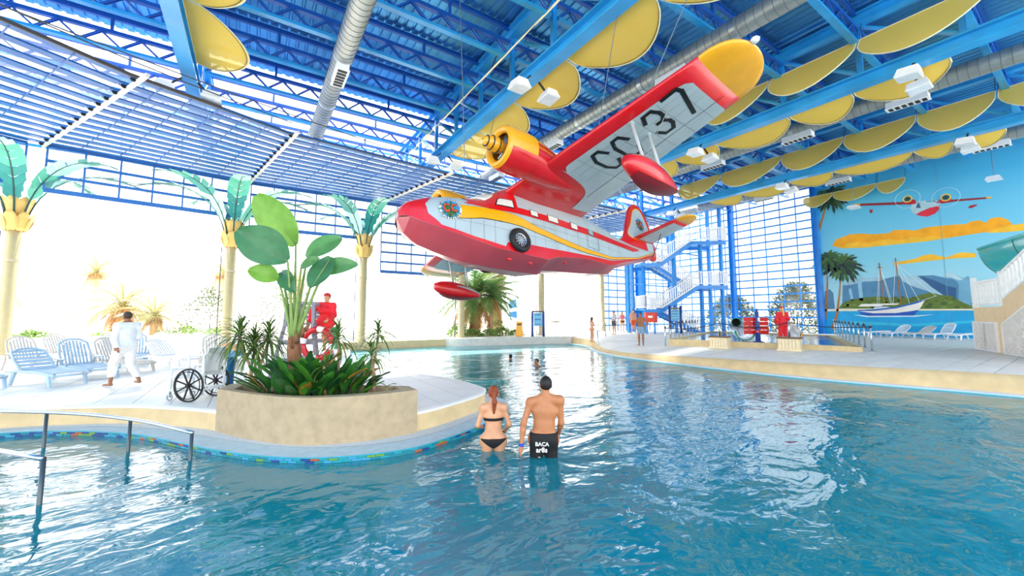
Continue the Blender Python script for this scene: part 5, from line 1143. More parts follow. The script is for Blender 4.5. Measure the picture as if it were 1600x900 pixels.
# ---------------------------------------------------------------- wheelchair
t = thing('wheelchair', 'white tubular pool wheelchair with large black spoked wheels', 'wheelchair', (-.75, 9.98, .42), R_(140)); mT = mat('white_pvc_tube', '#e3e9ea', .35)
def tb(pts, r=.022, nm='frame', m=mT, par=None): return MB().tube(pts, r, 8).build(nm, m, par or t, smooth=True)
for s in (-1, 1):
    y = s*.24; tb([(-.22,y,.12),(-.22,y,.88)]); tb([(-.22,y,.88),(.1,y,.86)]); tb([(.1,y,.86),(.1,y,.45)]); tb([(.08,y,.64),(.46,y,.62)], nm='armrest'); tb([(.46,y,.62),(.47,y,.16)]); tb([(-.22,y,.46),(.46,y,.44)]); tb([(-.22,y,.22),(.46,y,.2)])
    w = MB().tube([(.02 + .3*math.cos(k*PI/16), s*.3, .31 + .3*math.sin(k*PI/16)) for k in range(32)], .018, 7, closed=True).build('wheel', mDARK, t, smooth=True)
    MB().tube([(.02 + .255*math.cos(k*PI/16), s*.32, .31 + .255*math.sin(k*PI/16)) for k in range(32)], .009, 6, closed=True).build('push_rim', mDARK, w)
    for k in range(8): a = k*PI/4 + .3; MB().beam((.02+.03*math.cos(a), s*.3, .31+.03*math.sin(a)), (.02+.29*math.cos(a), s*.3, .31+.29*math.sin(a)), .022, .022).build('spoke', mDARK, w)
    MB().tube([(.02, s*.26, .31), (.02, s*.34, .31)], .035, 10).build('hub', mDARK, w)
    c = MB().tube([(.47 + .055*math.cos(k*PI/8), y, .065 + .055*math.sin(k*PI/8)) for k in range(16)], .013, 6, closed=True).build('caster', mat('grey_caster', '#8f979b', .5), t); MB().beam((.47,y,.065),(.47,y,.17),.05,.02).build('caster_fork', mSTEEL, c)
tb([(-.22,-.24,.88),(-.22,.24,.88)]); tb([(-.22,-.24,.22),(-.22,.24,.22)]); tb([(.46,-.24,.2),(.46,.24,.2)])
solid(MB().grid(lambda u, v: (.42-.6*u, -.21+.42*v, .5 - .04*math.sin(PI*u)), 6, 6).build('seat', mT, t, smooth=True), .02)
solid(MB().grid(lambda u, v: (-.16-.1*u + .05*math.cos(PI*(v-.5)), -.2+.4*v, .5 + .5*u), 6, 6).build('backrest', mT, t, smooth=True), .02)
MB().box((.55,0,.12),(.16,.36,.02)).build('footrest', mT, t)

# ---------------------------------------------------------------- blue post with notice box
t = thing('notice_post', 'blue post with slanted box head behind the wheelchair', 'post', (-.36, 10.9, .42), R_(-33))
MB().lathe([(.1,0),(.1,.02),(.075,.03),(.075,.72)], 16).build('post', mat('petrol_blue_paint', '#1d5d86', .4), t, smooth=True); MB().box((0,0,.79),(.34,.22,.14)).build('box', mat('sky_blue_paint', '#5f9fc9', .4), t)
MB().box((0,.02,.93),(.34,.18,.14)).build('wood_panel', mat('pale_wood', '#d9a978', .6), t)

# ---------------------------------------------------------------- handrails in the shallow water
def rail(name, pts, posts, label, r=.026):
    t = thing(name, label, 'handrail', (posts[0][0], posts[0][1], 0)); O = Vector(t.location)
    MB().tube([Vector(p)-O for p in catmull(pts, 6)], r, 10).build('top_rail', mSTEEL, t, smooth=True)
    for x, y, z0, z1 in posts: MB().tube([Vector((x, y, z0))-O, Vector((x, y, z1))-O], r*.9, 8).build('post', mat('dark_steel_post', '#4d5a60', .35, metal=.5), t, smooth=True)
    return t
rail('handrail', [(-6.5,11.0,.56),(-4.6,10.55,.56),(-2.63,9.31,.54),(-1.49,8.39,.47),(-.64,7.36,.385)], [(-4.8,10.5,-.75,.56),(-2.63,9.31,-.75,.54),(-1.49,8.39,-.75,.47),(-.65,7.38,-.75,.385)], 'long curved steel handrail in shallow water below the terrace')
rail('handrail', [(-4.6,8.6,.6),(-3.2,7.85,.57),(-1.85,6.56,.495)], [(-3.5,8.05,-.75,.58),(-1.85,6.58,-.75,.5)], 'short steel handrail standing alone in the shallow water')
rail('handrail', [(17.4,17.0,.0),(18.0,17.9,.55),(18.5,18.45,1.05),(18.8,18.7,1.08),(19.6,19.2,1.1),(20.6,19.9,1.5),(21.2,20.3,1.55)], [(18.75,18.65,.1,1.07),(21.1,20.2,.5,1.54)], 'stepped steel handrail at the beach entry near the wading woman', .03)

# ---------------------------------------------------------------- lifeguard chair, buoy, bins
t = thing('lifeguard_chair', 'tall grey timber lifeguard chair on the terrace', 'lifeguard chair', (1.2, 11.75, .42), R_(-33)); t.scale = (1, 1, 1.12); mG = mat('grey_timber', '#8c8a94', .6, noise=.12, scale=6, stretch=(1,1,.2))
for sx in (-1, 1):
    for sy in (-1, 1): MB().beam((sx*.62, sy*.5, 0), (sx*.36, sy*.36, 1.25), .09, .09).build('leg', mG, t); MB().beam((sx*.36, sy*.36, 1.2), (sx*.34, sy*.34, 1.72), .08, .08).build('post', mG, t)
    MB().beam((sx*.36, -.4, 1.7), (sx*.36, .4, 1.7), .09, .05).build('armrest', mG, t)
for z, w in ((.45, .53), (.85, .45)):
    for sy in (-1, 1): MB().beam((-w, sy*w*.85, z), (w, sy*w*.85, z), .06, .1).build('rung', mG, t)
for k in range(6): MB().box((0, -.32 + .13*k, 1.26), (.8, .11, .035)).build('seat_board', mG, t)
for k in range(4): MB().box((0, .38, 1.42 + .11*k), (.72, .03, .09)).build('back_board', mG, t)
lb = thing('lifebuoy', 'red ring lifebuoy with white bands hung on the lifeguard chair', 'lifebuoy', (1.42, 11.12, 1.35), R_(-33))
for k in range(4):
    for c, (a0, a1), m in (('segment', (0, 66), mRED), ('band', (66, 90), mWHITE)):
        MB().tube([(.36*math.cos(R_(90*k + a0 + (a1-a0)*i/6)), -.06, .36*math.sin(R_(90*k + a0 + (a1-a0)*i/6))) for i in range(7)], .075, 10).build(c, m, lb, smooth=True)
gb = thing('waste_bin', 'green upright recycling bin beside the lifeguard chair', 'bin', (3.45, 21.6, .42), R_(-33)); mGB = mat('green_bin', '#149a5b', .4)
bevel(MB().box((0,0,.5),(.42,.4,1.0)).build('body', mGB, gb), .03); MB().box((0,0,1.03),(.46,.44,.07)).build('lid', mGB, gb); MB().box((0,-.21,.86),(.28,.02,.1)).build('slot', mDARK, gb)
yb = thing('waste_bin', 'yellow box bin behind the depth notice board', 'bin', (16.6, 24.5, .52), R_(-33))
bevel(MB().box((0,0,.55),(.5,.45,1.1)).build('body', mYEL, yb), .03); MB().box((0,-.235,.88),(.3,.02,.14)).build('slot', mat('dark_slot', '#6a4a10', .6), yb)

# ---------------------------------------------------------------- notice boards
def board(label, loc, w, h, z0, hp, rz, lines):
    t = thing('notice_board', label, 'sign', loc, rz); mP = mat('navy_post', '#1d3f8a', .4)
    for s in (-1, 1): MB().tube([(s*(w/2+.1), 0, 0), (s*(w/2+.1), 0, hp)], .09, 10).build('post', mP, t, smooth=True)
    MB().box((0, 0, z0+h/2), (w, .05, h)).build('panel', mat('notice_blue', '#7fc4e4', .5), t)
    MB().box((0, 0, z0+h+.09), (w+.2, .06, .12)).build('top_bar', mat('board_wood', '#7a6a58', .6), t)
    r = random.Random(len(label))
    for k in range(lines):
        n = r.randint(4, 6); zz = z0 + h*(.86 - .72*k/max(1, lines-1)); x = -w*.36
        for q in range(n):
            ww = w*.72/n; MB().box((x + ww/2, -.03, zz), (ww*.62, .008, h*.1*(1 if k < 2 else .6))).build('print_mark', mat('notice_ink', '#1f5f8f', .6), t); x += ww
    return t
board('blue printed depth notice board with navy posts on the palm bed curb', (17.5, 23.4, .52), .62, .98, .75, 1.85, R_(-30), 3)
board('blue printed rules board under the stair tower', tuple(UV(12.7, 31.0, .66)), .66, .85, 1.0, 2.15, R_(-33), 4)
rb = thing('rescue_locker', 'orange red rescue locker on a stand beside the stair tower', 'locker', tuple(UV(10.6, 30.5, .66)), R_(-33)); mOR = mat('orange_red_paint', '#e6452a', .4)
bevel(MB().box((0,0,1.25),(.85,.45,.75)).build('cabinet', mOR, rb), .02); MB().box((.36,-.235,1.25),(.12,.02,.7)).build('door_edge', mRED, rb); MB().box((-.1,-.235,1.3),(.34,.015,.16)).build('print_mark', mWHITE, rb)
for s in (-1, 1): MB().box((s*.3,0,.45),(.08,.3,.9)).build('leg', mBLUE, rb)

# ---------------------------------------------------------------- splash pool with slides
FLc, FRc, BRc, BLc = Vector((18.95,13.3)), Vector((20.45,5.95)), Vector((30.9,10.25)), Vector((30.9,18.1)); ZC = .80
t = thing('splash_pool', 'low cream walled splash pool at the foot of the slides', 'splash pool', (25, 12, .5)); O = Vector((25, 12, .5)); mCB = mat('cream_curb', '#d9c393', .7, noise=.1, scale=5, bump=.2)
for a, b in ((FLc, FRc), (FRc, BRc), (BRc, BLc), (BLc, FLc)):
    d = (b-a).normalized()*.15; MB().beam(Vector((*(a-d), .42))-O + Vector((0,0,.0)), Vector((*(b+d), .42))-O, .32, (ZC-.42)*2).build('curb', mCB, t)
ins = [FLc + Vector((.2,-.1)), FRc + Vector((.15,.2)), BRc + Vector((-.2,.15)), BLc + Vector((-.2,-.2))]
MB().add([(p.x-O.x, p.y-O.y, .70-O.z) for p in ins], [(3,2,1,0)]).build('floor_lining', mat('splash_floor', '#8fd8d2', .5), t)
sw = MB().add([(p.x, p.y, .745) for p in ins], [(3,2,1,0)]).build('splash_water', mWATER); recalc(sw); tag(sw, 'shallow clear water lying in the splash pool', 'water', kind='stuff')
def trough(pts, w, h, nm, m, par, wall=.06):
    P = catmull(pts, 8); n = len(P); vs = []; K = 10
    for i, p in enumerate(P):
        d = (P[min(i+1, n-1)] - P[max(i-1, 0)]); d.z = 0; d.normalize(); s = Vector((-d.y, d.x, 0))
        for k in range(K+1): a = PI*k/K; vs.append(p + s*(w/2*math.cos(a)) + Vector((0, 0, h*(1-math.sin(a)))))
    o = MB().add(vs, [(i*(K+1)+k, i*(K+1)+k+1, (i+1)*(K+1)+k+1, (i+1)*(K+1)+k) for i in range(n-1) for k in range(K)]).build(nm, m, par, smooth=True); return solid(o, wall)
mGSL = mat('green_fibreglass', '#1f9a74', .25, coat=.4); mYSL = mat('amber_fibreglass', '#e0a030', .3, coat=.3); mWSL = mat('white_fibreglass', '#f0f1ef', .25, coat=.4)
def slide(label, pts, mouth, m, loc):
    t = thing('water_slide', label, 'water slide', loc); O = Vector(loc); q = [Vector(p)-O for p in pts]
    trough(q, .9, .45, 'flume', m, t); trough([p + Vector((0,0,.03)) for p in q], .74, .36, 'liner', mWSL, t, .02)
    d = (q[-1]-q[-2]); d.z = 0; d.normalize(); s = Vector((-d.y, d.x, 0)); c = q[-1] + Vector((0,0,.33))
    ring = [c + s*.31*math.cos(k*PI/12) + Vector((0,0,.31*math.sin(k*PI/12))) for k in range(24)]
    vs = ring + [p + d*1.9 for p in ring]; mo = MB().add(vs, [(k, (k+1) % 24, 24+(k+1) % 24, 24+k) for k in range(24)]).build('tube_mouth', m, t, smooth=True); solid(mo, .05)
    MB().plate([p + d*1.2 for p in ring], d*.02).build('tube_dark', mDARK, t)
slide('green water slide emptying into the splash pool behind the red boards', [(21.3,10.7,.80),(23.2,11.9,.82),(26,13.5,.92),(31,16.2,1.2)], 0, mGSL, (22, 11, .7))
slide('amber and white water slide ending beside the standing lifeguard', [(20.9,8.5,.80),(23,9.3,.82),(26.5,10.9,.92),(31.5,13.1,1.2)], 0, mYSL, (22, 9, .7))
t = thing('safety_barrier', 'red plank barrier on a navy post in the splash pool', 'barrier', (20.9, 9.9, .71), R_(-33)); mNV = mat('navy_enamel', '#22408c', .3)
MB().lathe([(.3,0),(.3,.04),(.12,.1),(.11,.9),(.085,1.0),(.085,1.5),(.05,1.55),(.03,1.68)], 14).build('post', mNV, t, smooth=True); MB().tube([(-.0,0,1.6),(.03,-.06,1.66)], .03, 6).build('tap', mSTEEL, t)
for k in range(4): MB().box((0,.12,.52+.21*k),(1.22,.03,.19)).build('plank', mRED, t)
MB().lathe([(.125,.5),(.125,.62)], 14, cap=False).build('band', mRED, t); MB().box((.02,-.1,1.15),(.1,.02,.16)).build('label_plate', mWHITE, t)
# step boxes with a rope post on each
mSB = mat('cream_boarding', '#e6d6b0', .6, noise=.08, scale=8)
for i, (x, y) in enumerate(((18.78, 10.62), (19.25, 7.85))):
    t = thing('step_box', ['cream boarded box with rope post beside the red plank barrier', 'cream boarded box with rope post at the feet of the lifeguard'][i], 'box', (x, y, zr(x, y)), math.atan2(-7.35, 1.5))
    MB().box((0,0,.04),(.86,.6,.08)).build('plinth', mSB, t); MB().box((0,0,.29),(.74,.48,.46)).build('body', mat('boarding_shadow_gap', '#b9a67f', .7), t)
    for k in range(6): MB().box((-.31 + .124*k, -.25, .29), (.112, .025, .44)).build('board', mSB, t); MB().box((-.31 + .124*k, .25, .29), (.112, .025, .44)).build('board', mSB, t)
    for s in (-1, 1):
        for k in range(4): MB().box((s*.38, -.18+.12*k, .29), (.025, .11, .44)).build('board', mSB, t)
    MB().box((0,0,.55),(.84,.58,.06)).build('lid', mat('brown_lid', '#6d5138', .5), t); MB().tube([(0,0,.58),(0,0,1.28)], .035, 10).build('rope_post', mSTEEL, t, smooth=True)
# rope posts and ropes
def make_post():
    t = thing('rope_post', 'steel rope post', 'post', (0,0,0)); MB().tube([(0,0,0),(0,0,1.1)], .032, 10).build('pole', mSTEEL, t, smooth=True); MB().lathe([(.09,0),(.09,.015),(.04,.03)], 12).build('foot', mSTEEL, t); MB().ell((0,0,.98),(.055,.055,.05),8,6).build('rope_knot', mDARK, t); return t
p0 = make_post(); first = True; lines = {}
for nm, a, b, n, lab in (('r', Vector((20.7,5.55)), Vector((36.0,11.7)), 10, 'steel rope post in the row between splash pool and mural wall'), ('l', Vector((18.6,13.5)), Vector((29.8,18.6)), 10, 'steel rope post in the row between splash pool and stair tower')):
    pts = []
    for k in range(n):
        q = a.lerp(b, k/(n-1)); o = p0 if first else copy_tree(p0); first = False; o.location = (q.x, q.y, zr(q.x, q.y)); tag(o, lab, 'post', 'rope posts of the ' + ('mural' if nm == 'r' else 'tower') + ' row'); pts.append(Vector((q.x, q.y, zr(q.x, q.y)+.98)))
    lines[nm] = pts
def rope(a, b, sag, lab, grp): tag(MB().tube([a.lerp(b, k/8) - Vector((0,0,sag*math.sin(PI*k/8))) for k in range(9)], .02, 6).build('rope', mDARK), lab, 'rope', grp)
for nm, lab in (('r', 'black rope between posts beside the mural wall'), ('l', 'black rope between posts beside the stair tower')):
    for a, b in zip(lines[nm], lines[nm][1:]): rope(a, b, .12, lab, lab + 's row')
rope(lines['l'][0], Vector((18.78,10.62,zr(18.78,10.62)+1.2)), .16, 'black rope from the tower side post to the box by the red barrier', None); rope(Vector((18.78,10.62,zr(18.78,10.62)+1.2)), Vector((19.25,7.85,zr(19.25,7.85)+1.2)), .22, 'black rope strung in front of the red plank barrier', None); rope(Vector((19.25,7.85,zr(19.25,7.85)+1.2)), lines['r'][0], .1, 'black rope from the lifeguard box to the mural side post', None)

# ---------------------------------------------------------------- cream stair with white balustrade and lattice
P1, e1 = Vector((25.04, 3.38, .66)), Vector((-.913, -.408, 0)).normalized(); nb = Vector((.408, -.913, 0)).normalized()
t = thing('slide_stair', 'cream stair to the turquoise slide with white balusters and lattice doors', 'staircase', P1)
def Q(s, d, z): return e1*s + nb*d + Vector((0, 0, z))
mCS = mat('peach_render', '#efd2a3', .7, noise=.05)
prof = [(0,-.1),(0,1.72),(2.36,1.72),(2.5,1.96),(5.9,3.12),(5.9,-.1)]
MB().plate([Q(s, 0, z) for s, z in prof], nb*1.6).build('wall', mCS, t)
for k in range(8): MB().plate([Q(2.5+.42*k, .12, 1.6+.143*k), Q(2.92+.42*k, .12, 1.6+.143*k), Q(2.92+.42*k, .12, 1.87+.143*k), Q(2.5+.42*k, .12, 1.87+.143*k)], nb*1.45).build('step', mCS, t)
def bal(s0, z0, s1, z1, d, n):
    MB().beam(Q(s0,d,z0+1.02), Q(s1,d,z1+1.02), .1, .08).build('handrail', mWHITE, t); MB().beam(Q(s0,d,z0+.1), Q(s1,d,z1+.1), .09, .07).build('bottom_rail', mWHITE, t)
    bm_ = MB().lathe([(.05,.12),(.05,.2),(.035,.26),(.062,.42),(.038,.6),(.058,.72),(.036,.84),(.05,.92),(.05,1.0)], 10).mesh('baluster', True)
    for k in range(n): f = (k+.6)/n; place(bm_, 'baluster', mWHITE, t, loc=Q(s0+(s1-s0)*f, d, z0+(z1-z0)*f))
bal(.06, 1.72, 2.3, 1.72, .06, 8); bal(2.5, 1.93, 5.8, 3.05, .06, 12); bal(.06, 1.72, 2.3, 1.72, 1.54, 8)
for s, z in ((.04, 1.72), (2.42, 1.78)): MB().box(Q(s, .06, z+.6), (.15,.15,1.25), R_(24)).build('newel_post', mWHITE, t)
def lattice(s0, s1, z0, z1, slope, d=-.03):
    """framed lattice door; slope lifts the top edge towards s1"""
    top = lambda s: z1 + slope*(s-s0)
    for a, b in ((Q(s0,d,z0), Q(s1,d,z0)), (Q(s0,d,z0), Q(s0,d,top(s0))), (Q(s1,d,z0), Q(s1,d,top(s1))), (Q(s0,d,top(s0)), Q(s1,d,top(s1)))): MB().beam(a, b, .05, .1, up=nb).build('frame', mWHITE, dr)
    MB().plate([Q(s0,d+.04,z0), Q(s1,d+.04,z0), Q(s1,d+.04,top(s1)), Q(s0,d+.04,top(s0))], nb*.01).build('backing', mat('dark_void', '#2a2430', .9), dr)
    for dirn in (1, -1):
        st = -(z1-z0+2)*1.0; k = s0 - (z1-z0) - 2
        while k < s1 + (z1-z0) + 2:
            pts = []
            N = 40; a = None; b = None
            for i in range(N+1):
                s = s0 + (s1-s0)*i/N; z = z0 + (s-k)*dirn if dirn > 0 else z0 - (s-k)
                if z0 <= z <= top(s): a = a or (s, z); b = (s, z)
            if a and b and abs(a[0]-b[0]) > .04: MB().beam(Q(a[0],d,a[1]), Q(b[0],d,b[1]), .014, .06, up=nb).build('lattice_strip', mWHITE, dr)
            k += .16
dr = bpy.data.objects.new('lattice_door', None); COL.objects.link(dr); dr.parent = t
lattice(.02, .98, .04, 1.12, 0); lattice(.98, 1.95, .04, 1.12, 0)
dr = bpy.data.objects.new('lattice_door', None); COL.objects.link(dr); dr.parent = t
lattice(2.45, 5.2, .04, 1.06, .38)
sg_ = thing('exit_sign', 'green exit sign with white lettering above the stair railing', 'sign', P1 + Q(1.3, .5, 2.6), math.atan2(-e1.y, -e1.x) + PI); MB().box((0,0,.16),(.95,.03,.3)).build('panel', mat('exit_green', '#1f8f5c', .5), sg_)
sg_.rotation_euler = (0, 0, math.atan2(e1.y, e1.x)); place(text_mesh('SALIDA DE', .17, .01, 'lettering', True), 'lettering', mWHITE, sg_, loc=(0, -.022, .17), rot=(PI/2, 0, 0))
for s in (-1, 1): MB().beam((s*.35,0,.0),(s*.35,0,-.88),.03,.03).build('bracket', mSTEEL, sg_)
# turquoise flume above the stair
t = thing('water_slide', 'large turquoise half-pipe flume bending above the cream stair', 'water slide', P1 + Q(-1.0, 1.0, 3.2)); mTQ = mat('turquoise_fibreglass', '#16b9ae', .22, noise=.06, coat=.6)
def flume(u, v):
    s = -2.6 + 8.0*u; r = min(1, (max(u, .0005)*6))**.45; a = PI*(1 + v); return e1*s + nb*(1.2 + math.cos(a)*r*1.2) + Vector((0, 0, 1.2 + math.sin(a)*r*1.38))
fo = solid(MB().grid(flume, 30, 20).build('trough', mTQ, t, smooth=True), .05)
for s in (-1, 1): MB().tube([Vector(flume(k/24, 0 if s < 0 else 1)) for k in range(25)], .07, 8).build('rim', mTQ, t, smooth=True)
for uu in (.05, .55): MB().tube([Vector(flume(uu, k/16)) + (Vector((0,0,0))) for k in range(17)], .045, 6).build('flange', mat('dark_teal_joint', '#0d6f6c', .5), t, smooth=True)
MB().tube([Vector((0,0,-.1)) + e1*-.2 + nb*1.2, e1*-.2 + nb*1.2 + Vector((0,0,-3.2))], .1, 10).build('support', mBLUE, t)
# two hanging lamps near the mural
for i, (y, z) in enumerate(((3.4, 9.6), (9.6, 9.4))):
    t = thing('hanging_lamp', ['white wedge lamp hung on a rod before the mural near the far duct end', 'white wedge lamp hung on a rod before the mural by the sails'][i], 'lamp', (34.3, y, z)); MB().add([(-.45,-.3,0),(.45,-.3,0),(.45,.3,0),(-.45,.3,0),(-.38,-.22,.16),(.38,-.22,.16),(.38,.22,.16),(-.38,.22,.16)], [(3,2,1,0),(4,5,6,7),(0,1,5,4),(1,2,6,5),(2,3,7,6),(3,0,4,7)]).build('housing', mLAMP, t); MB().tube([(0,0,.16),(0,0,13.02-z)], .02, 6).build('rod', mSTEEL, t)
# ---------------------------------------------------------------- planter and its plants
PF = catmull([(-.45,8.55,0),(.03,7.72,0),(.70,6.93,0),(1.6,6.60,0),(2.4,6.60,0)], 8); PB = catmull([(2.4,7.02,0),(1.95,7.42,0),(1.35,8.0,0),(.7,8.65,0),(.1,9.1,0),(-.3,9.0,0)], 6)
out = [(p.x, p.y) for p in PF] + [(p.x, p.y) for p in PB]; cx, cy = .95, 7.75
inn = [(cx + (x-cx)*.83, cy + (y-cy)*.80) for x, y in out]
t = thing('planter', 'curved rendered planter wall standing on the terrace edge', 'planter', (cx, cy, .08)); n = len(out); b = MB(); vs = []
for ring, z in ((out, .08), (out, .80), (inn, .80), (inn, .55)): vs += [(x-cx, y-cy, z-.08) for x, y in ring]
b.add(vs, [(k*n+i, k*n+(i+1) % n, (k+1)*n+(i+1) % n, (k+1)*n+i) for k in range(3) for i in range(n)]); bevel(recalc(b.build('wall', mPLANTER, t)), .015)
MB().add([(x-cx, y-cy, .56) for x, y in inn], [tuple(range(n))]).build('soil', mat('dark_soil', '#3a2c20', .95, noise=.3, scale=20, bump=.8, bscale=50), t)
def leafmat(nm, c, tr=.35, noise=.15):
    def f(nt):
        N, L = nt.nodes, nt.links; p = N.new('ShaderNodeBsdfPrincipled'); p.inputs['Roughness'].default_value = .38; tl = N.new('ShaderNodeBsdfTranslucent')
        tc = N.new('ShaderNodeTexCoord'); nz = N.new('ShaderNodeTexNoise'); nz.inputs['Scale'].default_value = 5; L.new(tc.outputs['Object'], nz.inputs['Vector']); rp = N.new('ShaderNodeValToRGB'); cl = lin(c); e = rp.color_ramp.elements
        e[0].position, e[1].position = .3, .7; e[0].color = (*[v*(1-noise) for v in cl], 1); e[1].color = (*[min(1, v*(1+noise)) for v in cl], 1); L.new(nz.outputs['Fac'], rp.inputs[0]); L.new(rp.outputs[0], p.inputs['Base Color']); L.new(rp.outputs[0], tl.inputs[0])
        return mix(nt, tr, p.outputs[0], tl.outputs[0])
    return mixmat(nm, f)
gBIG = [leafmat('banana_leaf_a', '#5f9a5a'), leafmat('banana_leaf_b', '#4a8458'), leafmat('banana_leaf_c', '#7db044')]
gDK = [leafmat('dark_leaf_a', '#2f6b2a', .25), leafmat('dark_leaf_b', '#255a2c', .25), leafmat('dark_leaf_c', '#4c8f2f', .3)]; gYL = leafmat('yellowed_leaf', '#cf9a3c', .3); gDR = [leafmat('dracaena_a', '#5d7f35', .3), leafmat('dracaena_b', '#44693a', .3), leafmat('dracaena_c', '#7f8f45', .3)]
mTRK = mat('brown_fibrous_trunk', '#8a5f43', .9, noise=.3, scale=18, bump=.8, bscale=40, stretch=(1,1,.4)); mSTK = mat('green_stalk', '#7f9a4e', .5, noise=.15, scale=8)
def blade(base, tip, w, fold=.12, droop=.0, up=(0,0,1), n=10, tipw=.0, nv=4):
    base, tip = Vector(base), Vector(tip); d = tip-base; L_ = d.length; dn = d.normalized(); s = dn.cross(Vector(up))
    if s.length < .05: s = dn.cross(Vector((1,.3,0)))
    s.normalize(); nn = s.cross(dn)
    def P(u, v):
        ww = w/2*math.sin(PI*min(1, (u*.94+.03)))**.7*(1 if u < .5 else 1); q = 2*v-1
        return base + d*u + nn*(4*droop*L_*u*(1-u)) + Vector((0,0,-droop*L_*u*u)) + s*ww*q + nn*(abs(q)*fold*w - .0)
    return MB().grid(P, n, nv)
# giant bird-of-paradise
t = thing('strelitzia_plant', 'giant strelitzia with broad paddle leaves rising from the planter', 'plant', (.72, 8.25, .62)); O = Vector(t.location)
MB().tube([Vector((0,0,0)), Vector((-.02,.02,.4)), Vector((-.06,.02,.8)), Vector((-.08,.0,1.05))], [.13,.115,.12,.09], 12).build('trunk', mTRK, t, smooth=True)
rs = random.Random(5)
for k in range(9): a = k*.7+.2; z = .35 + .1*k; MB().tube([Vector((.1*math.cos(a), .1*math.sin(a), z)), Vector((.16*math.cos(a), .16*math.sin(a), z+.1)), Vector((.13*math.cos(a), .13*math.sin(a), z+.22))], [.05,.03,.005], 6).build('old_leaf_base', mTRK, t, smooth=True)
SL = [((0.63, 8.54, 3.38), (-0.04, 8.62, 4.3), 0.62, 2, 0.02), ((0.49, 8.28, 3.04), (-0.3, 8.31, 3.57), 0.68, 1, 0.05), ((0.36, 8.48, 2.72), (-0.11, 8.42, 2.92), 0.36, 2, 0.12), ((0.83, 8.53, 3.15), (1.44, 8.49, 3.65), 0.45, 0, 0.06), ((0.96, 8.21, 2.88), (1.58, 7.57, 3.01), 0.36, 0, 0.05), ((1.17, 7.95, 3.13), (0.84, 7.8, 2.53), 0.42, 1, 0.0), ((0.7, 8.14, 2.92), (0.96, 7.73, 3.08), 0.22, 0, 0.05), ((0.42, 8.67, 2.87), (0.63, 8.18, 2.53), 0.3, 1, 0.1)]
for k, (bs, tp, w, m, dr_) in enumerate(SL):
    b0, t0 = Vector(bs)-O, Vector(tp)-O; st = Vector((-.08,.0,.8)); c1 = st.lerp(b0, .5) + Vector((0,0,.12))
    q = MB().tube([st.lerp(c1, 0), st.lerp(c1, .5) + Vector((0,0,.05)), c1, c1.lerp(b0, .55) + Vector((0,0,.03)), b0], [.045,.035,.026,.02,.016], 7).build('leaf_stalk', mSTK, t, smooth=True)
    right = Vector((.838,-.546,0)); fwd = Vector((.546,.838,0))
    lf = blade(b0, t0, w, .10, dr_, up=(-fwd + Vector((0,0,.35))), n=14, nv=6).build('leaf', gBIG[m], q, smooth=True)
    MB().tube([b0, b0.lerp(t0, .5) , b0.lerp(t0, .95)], [.016,.012,.004], 5).build('midrib', leafmat('pale_midrib', '#a9c07a'), q, smooth=True)
# broad-leaved clump
t = thing('broadleaf_clump', 'dense clump of glossy dark green broad leaves filling the planter', 'plant', (1.0, 7.6, .62)); O = Vector(t.location)
for k in range(120):
    a = rs.random()*2*PI; r = rs.random()**.6; px, py = .92*r*math.cos(a) - .12, .40*r*math.sin(a); x, y = px*.80 - py*-.55*1.0, px*-.62 + py*.85
    L_ = .42 + .36*rs.random(); sp = .22 + .35*rs.random(); aa = a + rs.uniform(-.6,.6) if r > .45 else rs.random()*2*PI
    st = Vector((x, y, -.06)); b0 = st + Vector((.08*math.cos(aa), .08*math.sin(aa), .14 + .16*rs.random())); tp = b0 + Vector((sp*math.cos(aa), sp*math.sin(aa), L_*(1-.55*r)))
    q = MB().tube([st, b0], [.012,.009], 5).build('leaf_stalk', gDK[1], t); blade(b0, tp, .14 + .08*rs.random(), .12, .10*rs.random(), n=8).build('leaf', gYL if k % 17 == 3 else gDK[k % 3], q, smooth=True)
# dracaenas
def dracaena(label, foot, heads, nl=46, ll=.42):
    t = thing('dracaena', label, 'plant', foot, 0, 'spiky dracaenas in the planter'); O = Vector(foot); rr_ = random.Random(int(abs(foot[0])*1000))
    for hd in heads:
        h_ = Vector(hd)-O; st = MB().tube([Vector((0,0,0)), h_*.4 + Vector((rr_.uniform(-.05,.05), rr_.uniform(-.05,.05), .05)), h_*.75, h_], [.03,.024,.022,.02], 7).build('stem', mat('pale_cane', '#a98d6b', .8, noise=.2, scale=20), t, smooth=True)
        for k in range(nl):
            a = k*2.4; e = R_(78 - 135*(k/nl)**.9); L_ = ll*(.75+.4*rr_.random()); d = Vector((math.cos(a)*math.cos(e), math.sin(a)*math.cos(e), math.sin(e))); zf = Vector((0,0,-.09 + .16*(1-k/nl)))
            blade(h_ + zf*.6, h_ + zf*.6 + d*L_, .036, .2, .16, n=6, nv=2).build('leaf', gDR[k % 3], st)
dracaena('dracaena with three dense spiky heads at the wheelchair end of the planter', (0.07, 9.14, 0.61), [(0.06, 9.39, 1.4), (-0.19, 9.31, 1.63), (0.29, 9.36, 1.58)], 80, 0.55)
dracaena('dracaena with one round spiky head beside the lifeguard chair', (1.4, 7.68, 0.7), [(1.3, 7.74, 1.63)], 48, 0.46)
dracaena('tall thin dracaena with two drooping heads at the tip of the planter', (1.79, 7.07, 0.73), [(1.83, 7.04, 1.73), (1.73, 7.04, 1.36)], 34, 0.34)
dracaena('short thin dracaena cane leaning in front of the leaf clump', (1.07, 7.3, 0.71), [(1.02, 7.21, 1.22)], 18, 0.22)
